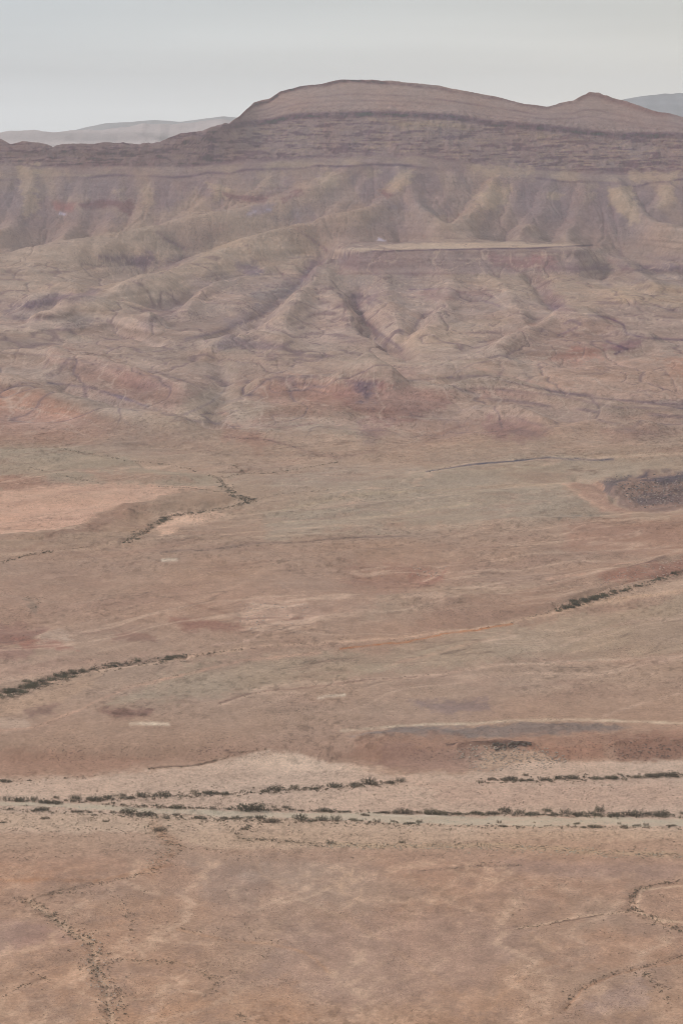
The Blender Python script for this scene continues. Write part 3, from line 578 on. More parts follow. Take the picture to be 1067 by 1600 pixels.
for pts, hw, c, o in (([(668,738),(720,725),(800,719),(880,717),(960,715)], 1.9, (98,92,98), .85), ([(860,716),(960,712),(1067,704)], 1.8, (178,156,138), .7), ([(640,740),(720,722),(800,716)], 1.6, (180,156,138), .5),
 ([(430,765),(560,745),(700,742),(860,728)], 1.4, (168,150,132), .4), ([(420,800),(560,775),(700,765),(880,752)], 1.4, (170,150,130), .45), ([(470,812),(620,785),(760,775)], 1.2, (140,124,112), .4), ([(400,815),(520,812),(640,798),(760,785)], 1.3, (172,152,132), .45),
 ([(880,755),(910,775),(960,795),(985,798)], 2.5, (180,150,132), .7), ([(0,878),(100,862),(190,850),(320,838),(450,825),(640,822),(800,812),(1067,788)], 1.4, (178,152,134), .45), ([(400,840),(560,835),(700,822),(830,812)], 1.2, (172,150,132), .4),
 ([(250,867),(330,860),(400,853),(530,842),(640,835)], 1.3, (124,106,98), .5), ([(0,915),(40,930),(120,940),(180,925)], 1.2, (170,146,130), .35), ([(280,935),(330,950),(380,965),(470,965)], 2, (140,112,100), .5),
 ([(390,940),(440,948),(480,940)], 1.8, (190,164,146), .6), ([(380,970),(430,968),(480,952)], 2.0, (186,156,138), .6), ([(330,1010),(400,1000),(410,985),(440,970)], 2.0, (178,150,134), .5), ([(450,850),(520,880),(600,890)], 1.4, (150,124,110), .4),
 ([(740,890),(800,905),(860,900),(960,880)], 1.5, (148,122,108), .45), ([(660,895),(680,888)], 2, (188,158,140), .6), ([(850,905),(920,898),(970,880),(1067,870)], 1.6, (186,150,132), .5), ([(980,895),(1020,885),(1040,880)], 1.6, (112,92,86), .4),
 ([(0,1100),(80,1068),(170,1047),(290,1028),(400,1012),(520,1003),(640,994),(733,984),(860,962),(940,945),(1067,918)], 2.2, (186,156,136), .7), ([(533,1012),(640,1000),(733,985),(800,975)], 1.0, (170,118,88), .7), ([(870,960),(960,940),(1067,925)], 1.6, (184,152,130), .5),
 ([(0,1152),(60,1136),(110,1115),(150,1095),(200,1074),(300,1052),(375,1032),(500,1018)], 2.0, (178,146,128), .6), ([(340,1104),(400,1085),(470,1072),(533,1068),(653,1057),(733,1045),(803,1040),(883,1036),(1067,1027)], 1.8, (180,152,134), .6), ([(340,1100),(400,1082),(533,1066),(653,1055)], 1.2, (128,104,94), .5),
 ([(600,1040),(680,1020),(760,1000),(800,985)], 2.0, (176,148,130), .5), ([(880,1010),(940,985),(1000,970),(1067,968)], 1.8, (178,152,136), .5), ([(960,1005),(900,1020),(860,1030)], 1.5, (176,150,132), .4), ([(780,1040),(900,1032),(1067,1025)], 1.6, (186,162,144), .5),
 ([(533,1141),(620,1134),(700,1131),(800,1127),(880,1124),(960,1126),(1067,1133)], 2.0, (188,166,146), .65), ([(940,1120),(1000,1100),(1060,1085)], 1.8, (176,150,134), .45), ([(500,1089),(537,1085)], 2.2, (200,182,164), .9), ([(253,877),(279,875)], 2.0, (204,186,168), .95), ([(206,1132),(262,1132)], 2.8, (204,184,164), .95),
 ([(695,1162),(740,1162),(790,1160),(830,1163)], 1.4, (108,90,84), .6), ([(350,1172),(375,1178)], 1.6, (112,92,84), .6), ([(180,1115),(225,1117)], 2.0, (112,92,84), .6), ([(250,1205),(320,1196),(360,1185),(420,1172)], 2.0, (190,164,146), .5), ([(240,1200),(300,1196),(345,1184)], 1.2, (112,94,84), .5)):
    stroke(pts, hw*1.1, c, min(1, o*1.45), .45)
# --- gravel flats and the pale dry bed
patch([(-50,1222),(60,1219),(180,1211),(300,1200),(360,1185),(430,1172),(520,1192),(620,1212),(740,1206),(840,1190),(940,1190),(1120,1184),(1120,1300),(-50,1300)], (187,162,145), 5, .9, .4)
patch([(370,1190),(430,1174),(520,1190),(600,1200),(560,1210),(430,1208)], (197,170,151), 6, .7)
patch([(-50,1268),(1120,1296),(1120,1312),(760,1312),(600,1318),(480,1330),(330,1322),(200,1300),(-50,1296)], (184,159,139), 5, .7)
patch([(640,1222),(760,1222),(1120,1220),(1120,1262),(900,1262),(700,1255)], (178,148,132), 8, .4)
BEDT = np.array([(-600,1249),(0,1252),(60,1253),(100,1257),(200,1261),(330,1264.5),(450,1268),(560,1270),(620,1273),(760,1275),(900,1279),(1067,1281),(1700,1283)], float)
BEDB = np.array([(-600,1254),(0,1259),(60,1260),(100,1264),(230,1270),(340,1275),(480,1279),(600,1284.5),(700,1289),(800,1290),(900,1291.5),(1067,1293),(1700,1295)], float)
bt = line(BEDT, U); bb_ = line(BEDB, U)
bw = Vs + 2.6*fbm(U/34, Vs/7, 5, 71)
bed = sst(-1., 1., bw-bt)*sst(-1., 1., bb_-bw)
paint(VMASK, (bed*(.86+.35*fbm(U/18, Vs/1.6, 3, 73)))[VMASK], (180,165,147))
stroke([(600,1274),(640,1276),(700,1275)], 1.2, (206,192,178), .7)
for pts in ([(-20,1264),(120,1270),(260,1279),(400,1283)], [(700,1270),(850,1272),(1067,1276)], [(0,1246),(140,1243),(260,1240)], [(640,1293),(800,1296),(1067,1299)], [(640,1232),(820,1228),(1067,1226)]): stroke(pts, 1.8, (190,168,150), .5, .8)
stroke([(520,1320),(640,1322),(760,1320),(860,1325),(960,1332),(1067,1337)], 4, (184,160,134), .65)
stroke([(370,1312),(430,1313),(500,1320)], 3, (150,130,112), .5)
stroke([(240,1290),(260,1310),(282,1325),(250,1345),(235,1365)], 9, (160,126,104), .6)
# --- foreground plain
for p, c, f, o in (([(0,1350),(200,1345),(280,1350),(230,1368),(120,1380),(0,1385)], (167,134,115), 10, .45), ([(280,1330),(560,1345),(700,1400),(560,1430),(430,1380),(300,1360)], (163,140,125), 14, .6), ([(440,1450),(700,1420),(820,1460),(760,1540),(560,1580),(400,1540)], (162,136,123), 16, .5),
 ([(810,1370),(970,1368),(980,1400),(900,1415),(820,1400)], (170,134,113), 12, .4), ([(780,1345),(1067,1345),(1067,1368),(940,1372),(800,1362)], (160,134,122), 8, .6), ([(860,1520),(1067,1500),(1067,1470),(940,1450),(860,1480)], (174,138,116), 10, .5),
 ([(100,1600),(300,1560),(450,1560),(480,1600)], (174,138,114), 12, .5), ([(0,1430),(60,1440),(120,1470),(0,1500)], (162,134,124), 10, .6), ([(350,1550),(450,1530),(500,1600),(400,1600)], (168,134,112), 12, .5), ([(910,1570),(1000,1530),(1010,1570),(930,1590)], (160,136,126), 10, .6),
 ([(120,1400),(330,1400),(330,1440),(180,1450)], (170,136,114), 10, .4), ([(870,1375),(1000,1440),(900,1450)], (164,140,124), 10, .4), ([(300,1350),(420,1350),(400,1420),(320,1400)], (160,138,126), 12, .4)):
    patch(p, c, f, o, .6)
for pts, hw, c, o in (([(0,1376),(60,1374),(140,1378),(200,1368),(270,1350)], 3.0, (158,122,100), .45), ([(140,1380),(60,1400),(40,1410)], 1.6, (128,108,94), .5),
 ([(45,1407),(70,1422),(100,1447),(145,1472),(150,1515),(165,1540),(175,1600)], 5, (174,148,128), .6), ([(803,1452),(863,1442),(900,1432),(948,1426),(988,1424)], 1.6, (190,160,138), .6), ([(860,1444),(940,1428)], 1.0, (118,98,86), .6),
 ([(1067,1375),(1003,1387),(993,1405),(995,1420),(1030,1435),(1070,1456)], 2.2, (190,162,140), .6), ([(1067,1495),(1013,1510),(958,1522),(908,1542),(883,1575)], 2.5, (168,132,110), .5), ([(200,1500),(280,1503),(320,1520),(345,1535),(310,1560)], 3, (152,126,108), .5),
 ([(0,1560),(30,1542),(70,1530)], 2.0, (140,116,100), .5), ([(653,1362),(730,1354),(813,1352)], 1.8, (136,114,102), .5), ([(533,1430),(600,1470),(640,1500),(700,1540),(740,1600)], 5, (174,144,124), .4), ([(640,1440),(680,1400),(720,1370),(740,1345)], 4, (174,146,128), .4),
 ([(620,1450),(650,1390),(640,1360)], 3, (172,146,128), .35), ([(740,1600),(800,1540),(860,1490),(830,1460)], 4, (176,144,122), .4), ([(400,1345),(410,1365),(460,1400),(530,1430)], 3, (174,146,126), .4), ([(280,1450),(350,1468),(420,1472),(480,1490),(520,1520)], 2.5, (176,140,116), .4), ([(0,1330),(100,1338),(200,1335),(290,1345)], 2.5, (176,146,128), .4)):
    stroke(pts, hw*.9, c, min(1, o*1.6), .3)
# --- rills (drainage lines), bedding of the badlands, relief shading put into the colour, general unevenness
lan = LA_N(X, Y); lam = LA_M(X, Y); laf = LA_FAR(X, Y)
nn = (1-sst(1000, 1060, Y))*(Y > 640); a = np.clip(lan*2.0, 0, 1)*nn*sst(1325, 1350, Vs)*(.35+.65*sst(-.8, .3, fbm(X/3.5, Y/5, 4, 119, .7)))
paint(VMASK, (a*.75)[VMASK], (190,160,139))
mm_ = sst(1180, 1260, Y)*(1-sst(2080, 2250, Y)); a = .6*np.clip(lam*1.3, 0, 1)*mm_
paint(VMASK, (a*.60)[VMASK], (184,157,139))
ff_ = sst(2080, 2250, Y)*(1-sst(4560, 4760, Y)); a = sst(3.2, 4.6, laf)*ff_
paint(VMASK, (a*.40)[VMASK], (122,107,107))  # far valley lines painted darker to help the spurs read as shaded
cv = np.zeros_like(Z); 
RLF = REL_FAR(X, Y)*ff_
paint(VMASK, (np.clip(RLF/18, 0, 1)*.34)[VMASK], (167,149,134)); paint(VMASK, (np.clip(-RLF/20, 0, 1)*.30)[VMASK], (132,118,117))  # spur crests lightened, hollows darkened: shading of the slopes put into the colour
zz = Z + .022*X + 3*fbm(X/200, Y/200, 3, 81)
beds = .8*vn(zz/4.2, X/300, 82) + .4*vn(zz/1.8, X/120, 83)
bm = sst(2080, 2250, Y)*(1-.75*sst(4400, 4520, Y))*.060
bm = bm*(1+.6*fbm(X/300, Y/300, 2, 84))
C *= (1 + (bm*beds)[..., None]).astype(np.float32)
fg = sst(1325, 1360, Vs)
hue = fbm(X/60, Y/80, 4, 85)[..., None].astype(np.float32)*(.6+.4*fg[..., None].astype(np.float32))
C += hue*np.array([2.6, -.4, -2.2], np.float32)
swc = swell(X, Y)*sst(1180, 1400, Y)*(1-sst(2400, 2900, Y))
paint(VMASK, (np.clip(swc*1.6, 0, 1)*.25)[VMASK], (156,139,124)); paint(VMASK, (np.clip(-swc*1.5, 0, 1)*.22)[VMASK], (168,137,120))
# braided pale rills of the foreground, lag of dark stones between them
wx = X + 10*fbm(X/45, Y/45, 3, 110); wy = Y + 14*fbm(X/50, Y/50, 3, 111)
zone = sst(-.35, .35, fbm(X/90, Y/120, 2, 112)); gn = sst(-.9, .35, fbm(X/3.5, Y/5, 4, 119, .7))
w1 = web(wx/34 + wy/90, wy/62 - wx/120, 113, .11, 4); w2 = web(wx/17 - wy/60, wy/34, 114, .13, 4); w3 = web(wx/8, wy/13, 118, .16, 3)
paint(VMASK, (fg*np.clip(w1*.42*(.45+.55*zone) + w2*.34*(.25+.75*zone) + w3*.18, 0, .75)*gn*1.15)[VMASK], (192,162,140))
paint(VMASK, (fg*.42*sst(-.1, .7, fbm(X/12, Y/15, 5, 115, .7)))[VMASK], (148,124,111))
# middle plain: long pale and dark threads that climb gently to the right
mp = sst(1150, 1230, Y)*(1-sst(2080, 2250, Y))*(1-sst(1190, 1200, Vs))
ya = Y - .45*X + 25*fbm(X/150, Y/150, 3, 120); 
t1 = web(X/330, ya/85, 121, .03, 5); t2 = web(X/150, ya/38, 122, .035, 5); t3 = web(X/60, ya/30, 123, .05, 4)
zn = sst(-.3, .4, fbm(X/160, Y/160, 2, 124))
paint(VMASK, (mp*np.clip(t1*.55 + t2*.32*zn + t3*.18*(1-zn), 0, .8))[VMASK], (185,158,140))
d1 = web(X/260+7, ya/70+3, 125, .02, 5) + .7*web(X/110+2, ya/40+6, 128, .03, 4); paint(VMASK, (mp*d1*.42*sst(-.2, .3, fbm(X/25, Y/30, 3, 126)))[VMASK], (118,100,90))
paint(VMASK, (mp*.22*sst(.05, .75, fbm(X/45, ya/24, 5, 127, .65)))[VMASK], (146,118,106))
# badlands: bedding outcrops follow the contours, gullies cross them
bl = sst(2080, 2250, Y)*(1-sst(4300, 4500, Y)); zb = (Z + .02*X + 2.5*fbm(X/120, Y/150, 3, 130))
c1 = np.exp(-(vn(zb/4.2, X/700, 131)/.10)**2)*sst(-.2, .4, fbm(X/60, Y/120, 3, 132)); c2 = np.exp(-(vn(zb/3.1+9, X/700, 133)/.09)**2)*sst(-.1, .4, fbm(X/50, Y/100, 3, 134))
paint(VMASK, (bl*c1*.5)[VMASK], (178,160,145)); paint(VMASK, (bl*c2*.5)[VMASK], (120,105,104))
gx_ = X + 12*fbm(X/60, Y/90, 3, 48); g1 = web(gx_/85, Y/210, 135, .035); g2 = web(gx_/38, Y/95, 136, .045)
paint(VMASK, (bl*(g1*.55+g2*.4*sst(-.2, .4, fbm(X/130, Y/200, 2, 137))))[VMASK], (124,109,107))
g3 = web(X/60+5, Y/150, 138, .035, 4); paint(VMASK, (bl*g3*.5)[VMASK], (176,157,142))
# all over: grain
C *= 1 + (.030*fbm(X/9, Y/11, 5, 87, .7) + (.014*vn(U/2.4, Vs/1.2, 88) + .012*fbm(U/6, Vs/2.2, 2, 99))*(1-.6*sst(2200, 3200, Y)))[..., None].astype(np.float32)
ck = sst(-.3, .6, fbm(X/60, Y/70, 3, 91))*(1-sst(2200, 3000, Y))
C *= 1 - (.10*ck*sst(.2, .7, fbm(X/3.2, Y/5, 3, 92, .7)))[..., None].astype(np.float32)
flat = sst(1196, 1215, Vs)*(1-sst(1330, 1350, Vs))*(1-bed)
C *= 1 - (flat*.085*sst(.1, .8, fbm(U/5, Vs/2.4, 3, 89)))[..., None].astype(np.float32)
nearp = sst(1330, 1360, Vs)
C *= 1 + (nearp*.03*fbm(X/5, Y/8, 4, 90))[..., None].astype(np.float32)
kk = (1.10 + .15*sst(1320, 1380, Vs) + .30*sst(400, 460, Vs)*(1-sst(690, 730, Vs)) + .2*sst(690, 730, Vs)*(1-sst(1190, 1215, Vs)))[..., None]
C = (C0 + (C-C0)*kk).astype(np.float32)
C += ((1-sst(2080, 2250, Y))[..., None]*np.array([2., 2.5, 2.5]) + (1-sst(1000, 1080, Y))[..., None]*np.array([0., -2., -3.])).astype(np.float32)
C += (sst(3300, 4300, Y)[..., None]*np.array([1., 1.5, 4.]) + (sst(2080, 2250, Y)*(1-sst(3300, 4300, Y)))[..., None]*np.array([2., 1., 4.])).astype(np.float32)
def to_albedo(c, d):
    T = np.exp(-HAZE*d)[..., None]
    a = (s2l(np.clip(c, 0, 255)) - A_RGB*(1-T))/(E_RGB*T)
    return np.clip(a, .025, .75)
dist3 = np.sqrt(X**2 + Y**2 + (Z-CAMZ)**2)
ALB = (to_albedo(C, np.minimum(dist3, 5200))*(1+.06*sst(2300, 3600, Y)+.03*sst(4400, 4600, Y))[..., None]).astype(np.float32)  # far rock lightened to make up for less light on slopes facing the camera
print('colour', round(time.time()-T0, 1))

# ------------------------------------------------------------------ materials
def new_mat(name, rough=.95):
    m = bpy.data.materials.new(name); m.use_nodes = True
    b = m.node_tree.nodes['Principled BSDF']; b.inputs['Roughness'].default_value = rough
    b.inputs['Specular IOR Level'].default_value = .15
    return m, m.node_tree, b
def ground_mat(name, s1=.35, s2=.06, bump=.6, amt=.12, bd=.35, spk=.38):
    m, n, b = new_mat(name)
    at = n.nodes.new('ShaderNodeAttribute'); at.attribute_name = 'albedo'
    tcn = n.nodes.new('ShaderNodeTexCoord')
    n1 = n.nodes.new('ShaderNodeTexNoise'); n1.inputs['Scale'].default_value = s1; n1.inputs['Detail'].default_value = 6; n1.inputs['Roughness'].default_value = .7
    n2 = n.nodes.new('ShaderNodeTexNoise'); n2.inputs['Scale'].default_value = s2; n2.inputs['Detail'].default_value = 5; n2.inputs['Roughness'].default_value = .65
    for q in (n1, n2): n.links.new(tcn.outputs['Object'], q.inputs['Vector'])
    r1 = n.nodes.new('ShaderNodeMapRange'); r1.inputs[1].default_value = .32; r1.inputs[2].default_value = .68; r1.inputs[3].default_value = 1-amt; r1.inputs[4].default_value = 1+amt
    n.links.new(n1.outputs['Fac'], r1.inputs[0])
    r2 = n.nodes.new('ShaderNodeMapRange'); r2.inputs[1].default_value = .32; r2.inputs[2].default_value = .68; r2.inputs[3].default_value = 1-amt*.5; r2.inputs[4].default_value = 1+amt*.5
    n.links.new(n2.outputs['Fac'], r2.inputs[0])
    mu = n.nodes.new('ShaderNodeMath'); mu.operation = 'MULTIPLY'; n.links.new(r1.outputs[0], mu.inputs[0]); n.links.new(r2.outputs[0], mu.inputs[1])
    n3 = n.nodes.new('ShaderNodeTexNoise'); n3.inputs['Scale'].default_value = s1*2.1; n3.inputs['Detail'].default_value = 2; n.links.new(tcn.outputs['Object'], n3.inputs['Vector'])
    r3 = n.nodes.new('ShaderNodeMapRange'); r3.inputs[1].default_value = .56; r3.inputs[2].default_value = .66; r3.inputs[3].default_value = 0; r3.inputs[4].default_value = 1
    n4 = n.nodes.new('ShaderNodeTexNoise'); n4.inputs['Scale'].default_value = s2*.35; n4.inputs['Detail'].default_value = 4; n.links.new(tcn.outputs['Object'], n4.inputs['Vector'])
    r4 = n.nodes.new('ShaderNodeMapRange'); r4.inputs[1].default_value = .42; r4.inputs[2].default_value = .62; r4.inputs[3].default_value = .08; r4.inputs[4].default_value = spk
    n.links.new(n3.outputs['Fac'], r3.inputs[0]); n.links.new(n4.outputs['Fac'], r4.inputs[0])
    m3 = n.nodes.new('ShaderNodeMath'); m3.operation = 'MULTIPLY'; n.links.new(r3.outputs[0], m3.inputs[0]); n.links.new(r4.outputs[0], m3.inputs[1])
    m4 = n.nodes.new('ShaderNodeMath'); m4.operation = 'SUBTRACT'; m4.inputs[0].default_value = 1.03; n.links.new(m3.outputs[0], m4.inputs[1])
    m5 = n.nodes.new('ShaderNodeMath'); m5.operation = 'MULTIPLY'; n.links.new(mu.outputs[0], m5.inputs[0]); n.links.new(m4.outputs[0], m5.inputs[1]); mu = m5
    sc_ = n.nodes.new('ShaderNodeVectorMath'); sc_.operation = 'SCALE'
    n.links.new(at.outputs['Color'], sc_.inputs[0]); n.links.new(mu.outputs[0], sc_.inputs['Scale'])
    n.links.new(sc_.outputs[0], b.inputs['Base Color'])
    bp = n.nodes.new('ShaderNodeBump'); bp.inputs['Strength'].default_value = bump; bp.inputs['Distance'].default_value = bd
    n.links.new(n1.outputs['Fac'], bp.inputs['Height']); n.links.new(bp.outputs[0], b.inputs['Normal'])
    return m
M_PLAIN = ground_mat('stony_ground', .75, .11, .8, .19, .4)
M_MID = ground_mat('desert_pavement', .42, .07, .7, .15, .6)
M_ROCK = ground_mat('bedded_rock', .16, .04, .8, .14, 3.0)
M_BED = ground_mat('river_gravel', .8, .1, .4, .06, .15)

# ------------------------------------------------------------------ terrain meshes: one grid cut along the natural borders
def tag(o, label, cat=None, group=None, kind=None):
    o['label'] = label
    if cat: o['category'] = cat
    if group: o['group'] = group
    if kind: o['kind'] = kind
P3 = np.stack([X, Y, Z], -1)
du = np.gradient(P3, axis=1); dv = np.gradient(P3, axis=0)
NRM = np.cross(du, dv); NRM /= np.linalg.norm(NRM, axis=-1, keepdims=True); NRM[NRM[..., 2] < 0] *= -1
fU = (U[:-1, :-1]+U[1:, 1:])/2; fV = (Vs[:-1, :-1]+Vs[1:, 1:])/2; fY = (Y[:-1, :-1]+Y[1:, 1:])/2
fVb = (Vb[:-1, :-1]+Vb[1:, 1:])/2
REG = np.zeros(fU.shape, int)
FL_T = [(-900,1224),(60,1219),(180,1211),(300,1200),(360,1185),(430,1172),(520,1192),(620,1212),(740,1206),(840,1190),(940,1190),(1120,1184),(1900,1184)]
FL_B = [(-900,1300),(0,1302),(200,1312),(330,1326),(480,1332),(700,1330),(900,1336),(1067,1345),(1900,1345)]
MP_T = [(-900,700),(0,700),(110,700),(330,705),(530,712),(620,712),(720,722),(860,714),(1067,703),(1900,700)]
FOOT = [(-900,480),(0,478),(150,470),(300,440),(400,400),(480,385),(540,381),(700,378),(900,381),(960,400),(1067,425),(1900,430)]
fn = fbm(fU/30, fV/12, 3, 95)*2.5
i_ = lambda L_, u: I(u, [p[0] for p in L_], [p[1] for p in L_])
REG[:] = 0                                            # desert plain
REG[fVb+fn < i_(FL_B, fU)] = 1                        # gravel flat
REG[fVb+fn*.6 < i_(FL_T, fU)] = 2                     # middle plain
REG[(bw[:-1, :-1] > bt[:-1, :-1]) & (bw[:-1, :-1] < bb_[:-1, :-1])] = 3
REG[fVb+fn < i_(MP_T, fU)] = 4                        # badlands
REG[fVb+fn < i_(FOOT, fU)] = 6                        # mountain
ms = (fVb+fn*.5 < 430) & (fVb >= i_(FOOT, fU)-1) & (fU > 515) & (fU < 930) & (fY > 3900)
REG[ms] = 5
pk = (fVb < i_(list(map(tuple, LEDGE)), fU)-6) & (fU > 862)
REG[pk | ((fU > 862) & (fY > 4950))] = 7
INFO = {0: ('desert_plain', 'reddish stony plain with faint braided rills in the foreground', M_PLAIN), 1: ('gravel_flat', 'pale gravel flat dotted with scrub on both sides of the dry riverbed', M_PLAIN),
 2: ('middle_plain', 'rolling tan plain with pale tracks between the riverbed and the badlands', M_MID), 3: ('riverbed', 'pale grey dry riverbed running across the valley between shrub rows', M_BED),
 4: ('badlands_hills', 'eroded low hills of red, cream and purple beds beyond the plain', M_ROCK), 5: ('mesa', 'flat topped hill with a pale top and dark rim before the mountain', M_ROCK),
 6: ('mountain', 'long mountain with a domed summit and dark banded cliffs on the skyline', M_ROCK), 7: ('mountain_peak', 'small pointed rocky peak on the skyline right of the dome', M_ROCK)}
IDX = np.arange(NR*NC).reshape(NR, NC)
Pf = P3.reshape(-1, 3); Nf = NRM.reshape(-1, 3); Af = ALB.reshape(-1, 3)
def mesh_np(name, verts, faces, mat, alb=None, nrm=None, smooth=True):
    me = bpy.data.meshes.new(name); k = faces.shape[1]
    me.vertices.add(len(verts)); me.vertices.foreach_set('co', verts.astype(np.float32).ravel())
    me.loops.add(faces.size); me.loops.foreach_set('vertex_index', faces.astype(np.int32).ravel())
    me.polygons.add(len(faces)); me.polygons.foreach_set('loop_start', np.arange(0, faces.size, k, dtype=np.int32))
    me.polygons.foreach_set('loop_total', np.full(len(faces), k, np.int32))
    me.polygons.foreach_set('use_smooth', np.full(len(faces), smooth))
    me.update(calc_edges=True)
    if alb is not None:
        at = me.attributes.new('albedo', 'FLOAT_COLOR', 'POINT')
        at.data.foreach_set('color', np.concatenate([alb, np.ones((len(alb), 1))], 1).astype(np.float32).ravel())
    if nrm is not None: me.normals_split_custom_set_from_vertices(nrm.astype(np.float32))
    me.materials.append(mat)
    o = bpy.data.objects.new(name, me); COL.objects.link(o)
    return o
for k, (name, lab, mat) in INFO.items():
    jj, ii = np.nonzero(REG == k)
    f = np.stack([IDX[jj, ii], IDX[jj, ii+1], IDX[jj+1, ii+1], IDX[jj+1, ii]], 1)
    used, inv = np.unique(f, return_inverse=True)
    o = mesh_np(name, Pf[used], inv.reshape(-1, 4), mat, Af[used], Nf[used])
    tag(o, lab, name.replace('_', ' ').replace('badlands hills', 'hills').replace('mountain peak', 'peak'), None, 'structure')
print('terrain', round(time.time()-T0, 1))

# wide low ground out to the horizon
gx = np.linspace(-15000, 15000, 61); gy = np.concatenate([np.linspace(-3000, 5000, 14), np.linspace(6200, 17500, 24)])
GX, GY = np.meshgrid(gx, gy)
GZ = -9 + sst(5200, 9000, GY)*60 + 12*fbm(GX/2500, GY/2500, 3, 96)*sst(5500, 8000, GY)
gi = np.arange(GX.size).reshape(GX.shape)
gf = np.stack([gi[:-1, :-1], gi[:-1, 1:], gi[1:, 1:], gi[1:, :-1]], -1).reshape(-1, 4)
ga = np.tile(to_albedo(np.array([[160,136,120]]), np.array([1000.])), (GX.size, 1))
o = mesh_np('ground', np.stack([GX, GY, GZ], -1).reshape(-1, 3), gf, M_MID, ga)
tag(o, 'wide desert ground stretching behind the mountain to the horizon', 'ground', None, 'structure')

# distant ranges
def far_range(name, sk, d0, depth, foot_drop, col, label, seed, amp, gull):
    sk = np.array(sk, float)
    us = np.arange(sk[0, 0], sk[-1, 0]+.1, 1.6)
    ns = 46
    t = np.linspace(-1, 1, ns)
    qv = (us-PW/2)/F/(CP + .16*SP)
    vs_ = I(us, sk[:, 0], sk[:, 1]); b = (800-vs_)/F
    D = d0 + t[:, None]*depth
    Xr = qv[None]*D
    top = CAMZ - d0*(SP - b*CP)/(CP + b*SP)
    prof = 1-np.abs(t)**1.25
    prof = np.where(t > 0, 1-np.abs(t)**2, prof)[:, None]
    Zr = (top-foot_drop)[None] + foot_drop*prof
    n_ = ridged(Xr/gull + .5*D/gull, D/(gull*2.4), 4, seed)
    Zr = Zr + amp*(n_-.55)*np.clip(1.1-prof, .0, 1) + amp*.10*fbm(Xr/(gull*.35), D*0, 3, seed+1)
    base = 20 + 0*Zr; Zr = np.maximum(Zr, base)
    Zr[0] = 20; Zr[-1] = 20
    idx = np.arange(Zr.size).reshape(Zr.shape)
    f = np.stack([idx[:-1, :-1], idx[:-1, 1:], idx[1:, 1:], idx[1:, :-1]], -1).reshape(-1, 4)
    c = np.tile(np.array(col, float), (Zr.size, 1))
    st_ = (vn(Zr/14, Xr/4000, seed+2)*.09 + fbm(Xr/300, D/260, 4, seed+3)*.10).ravel()[:, None]
    alb = np.clip(c*(1+st_*2), .02, .6)
    o = mesh_np(name, np.stack([Xr, D+0*Xr, Zr], -1).reshape(-1, 3), f, M_ROCK, alb)
    tag(o, label, 'hills', None, 'structure')
far_range('distant_hills', [(-400,212),(-150,208),(0,205),(17,202),(61,201),(81,203),(135,201),(182,202),(202,198),(223,193),(250,193),(263,195),(304,191),(337,185),(354,187),(400,196),(520,205)],
          9000, 700, 120, (.42,.35,.34), 'low mauve hills in haze behind the left rim', 101, 60, 240)
far_range('distant_ridge', [(60,212),(120,203),(140,198),(165,192),(200,190),(240,187),(280,189),(320,184),(350,181),(420,186),(520,200)],
          15600, 900, 160, (.24,.22,.22), 'faintest pale blue ridge on the horizon at left', 102, 40, 700)
far_range('distant_plateau', [(900,190),(945,166),(970,155),(987,150),(1011,146),(1038,145),(1067,146),(1150,150),(1350,158),(1600,170)],
          11800, 1000, 230, (.25,.25,.27), 'grey blue rounded plateau on the horizon at the right edge', 103, 80, 420)

# ------------------------------------------------------------------ where a picture point lies on the ground
def locate(u, v):
    b = (800-v)/F; q = (u-PW/2)/F/(CP + b*SP)
    j = int(np.clip(np.searchsorted(QS, q), 1, NC-1)); f = (q-QS[j-1])/(QS[j]-QS[j-1])
    col = VA[:, j-1]*(1-f) + VA[:, j]*f; zc = Z[:, j-1]*(1-f) + Z[:, j]*f
    k = int(np.argmax(col[8:] < v)) + 8
    if k <= 8: return None
    g_ = (v-col[k-1])/(col[k]-col[k-1]+1e-9)
    y = DS[k-1] + (DS[k]-DS[k-1])*g_; z = zc[k-1] + (zc[k]-zc[k-1])*g_
    return q*y, y, z
COLM = VA[:, :]                                      # for bulk look-ups
def locate_many(us, vs_):
    b = (800-vs_)/F; q = (us-PW/2)/F/(CP + b*SP)
    j = np.clip(np.searchsorted(QS, q), 1, NC-1); out_ = np.full((len(us), 3), np.nan)
    for jj in np.unique(j):
        m = np.nonzero(j == jj)[0]; col = np.minimum.accumulate(VA[8:, jj])
        y = I(-vs_[m], -col, DS[8:]); k = np.searchsorted(DS, y).clip(1, NR-1)
        f = (y-DS[k-1])/(DS[k]-DS[k-1]); z = Z[k-1, jj]*(1-f) + Z[k, jj]*f
        out_[m] = np.stack([q[m]*y, y, z], 1)
    return out_

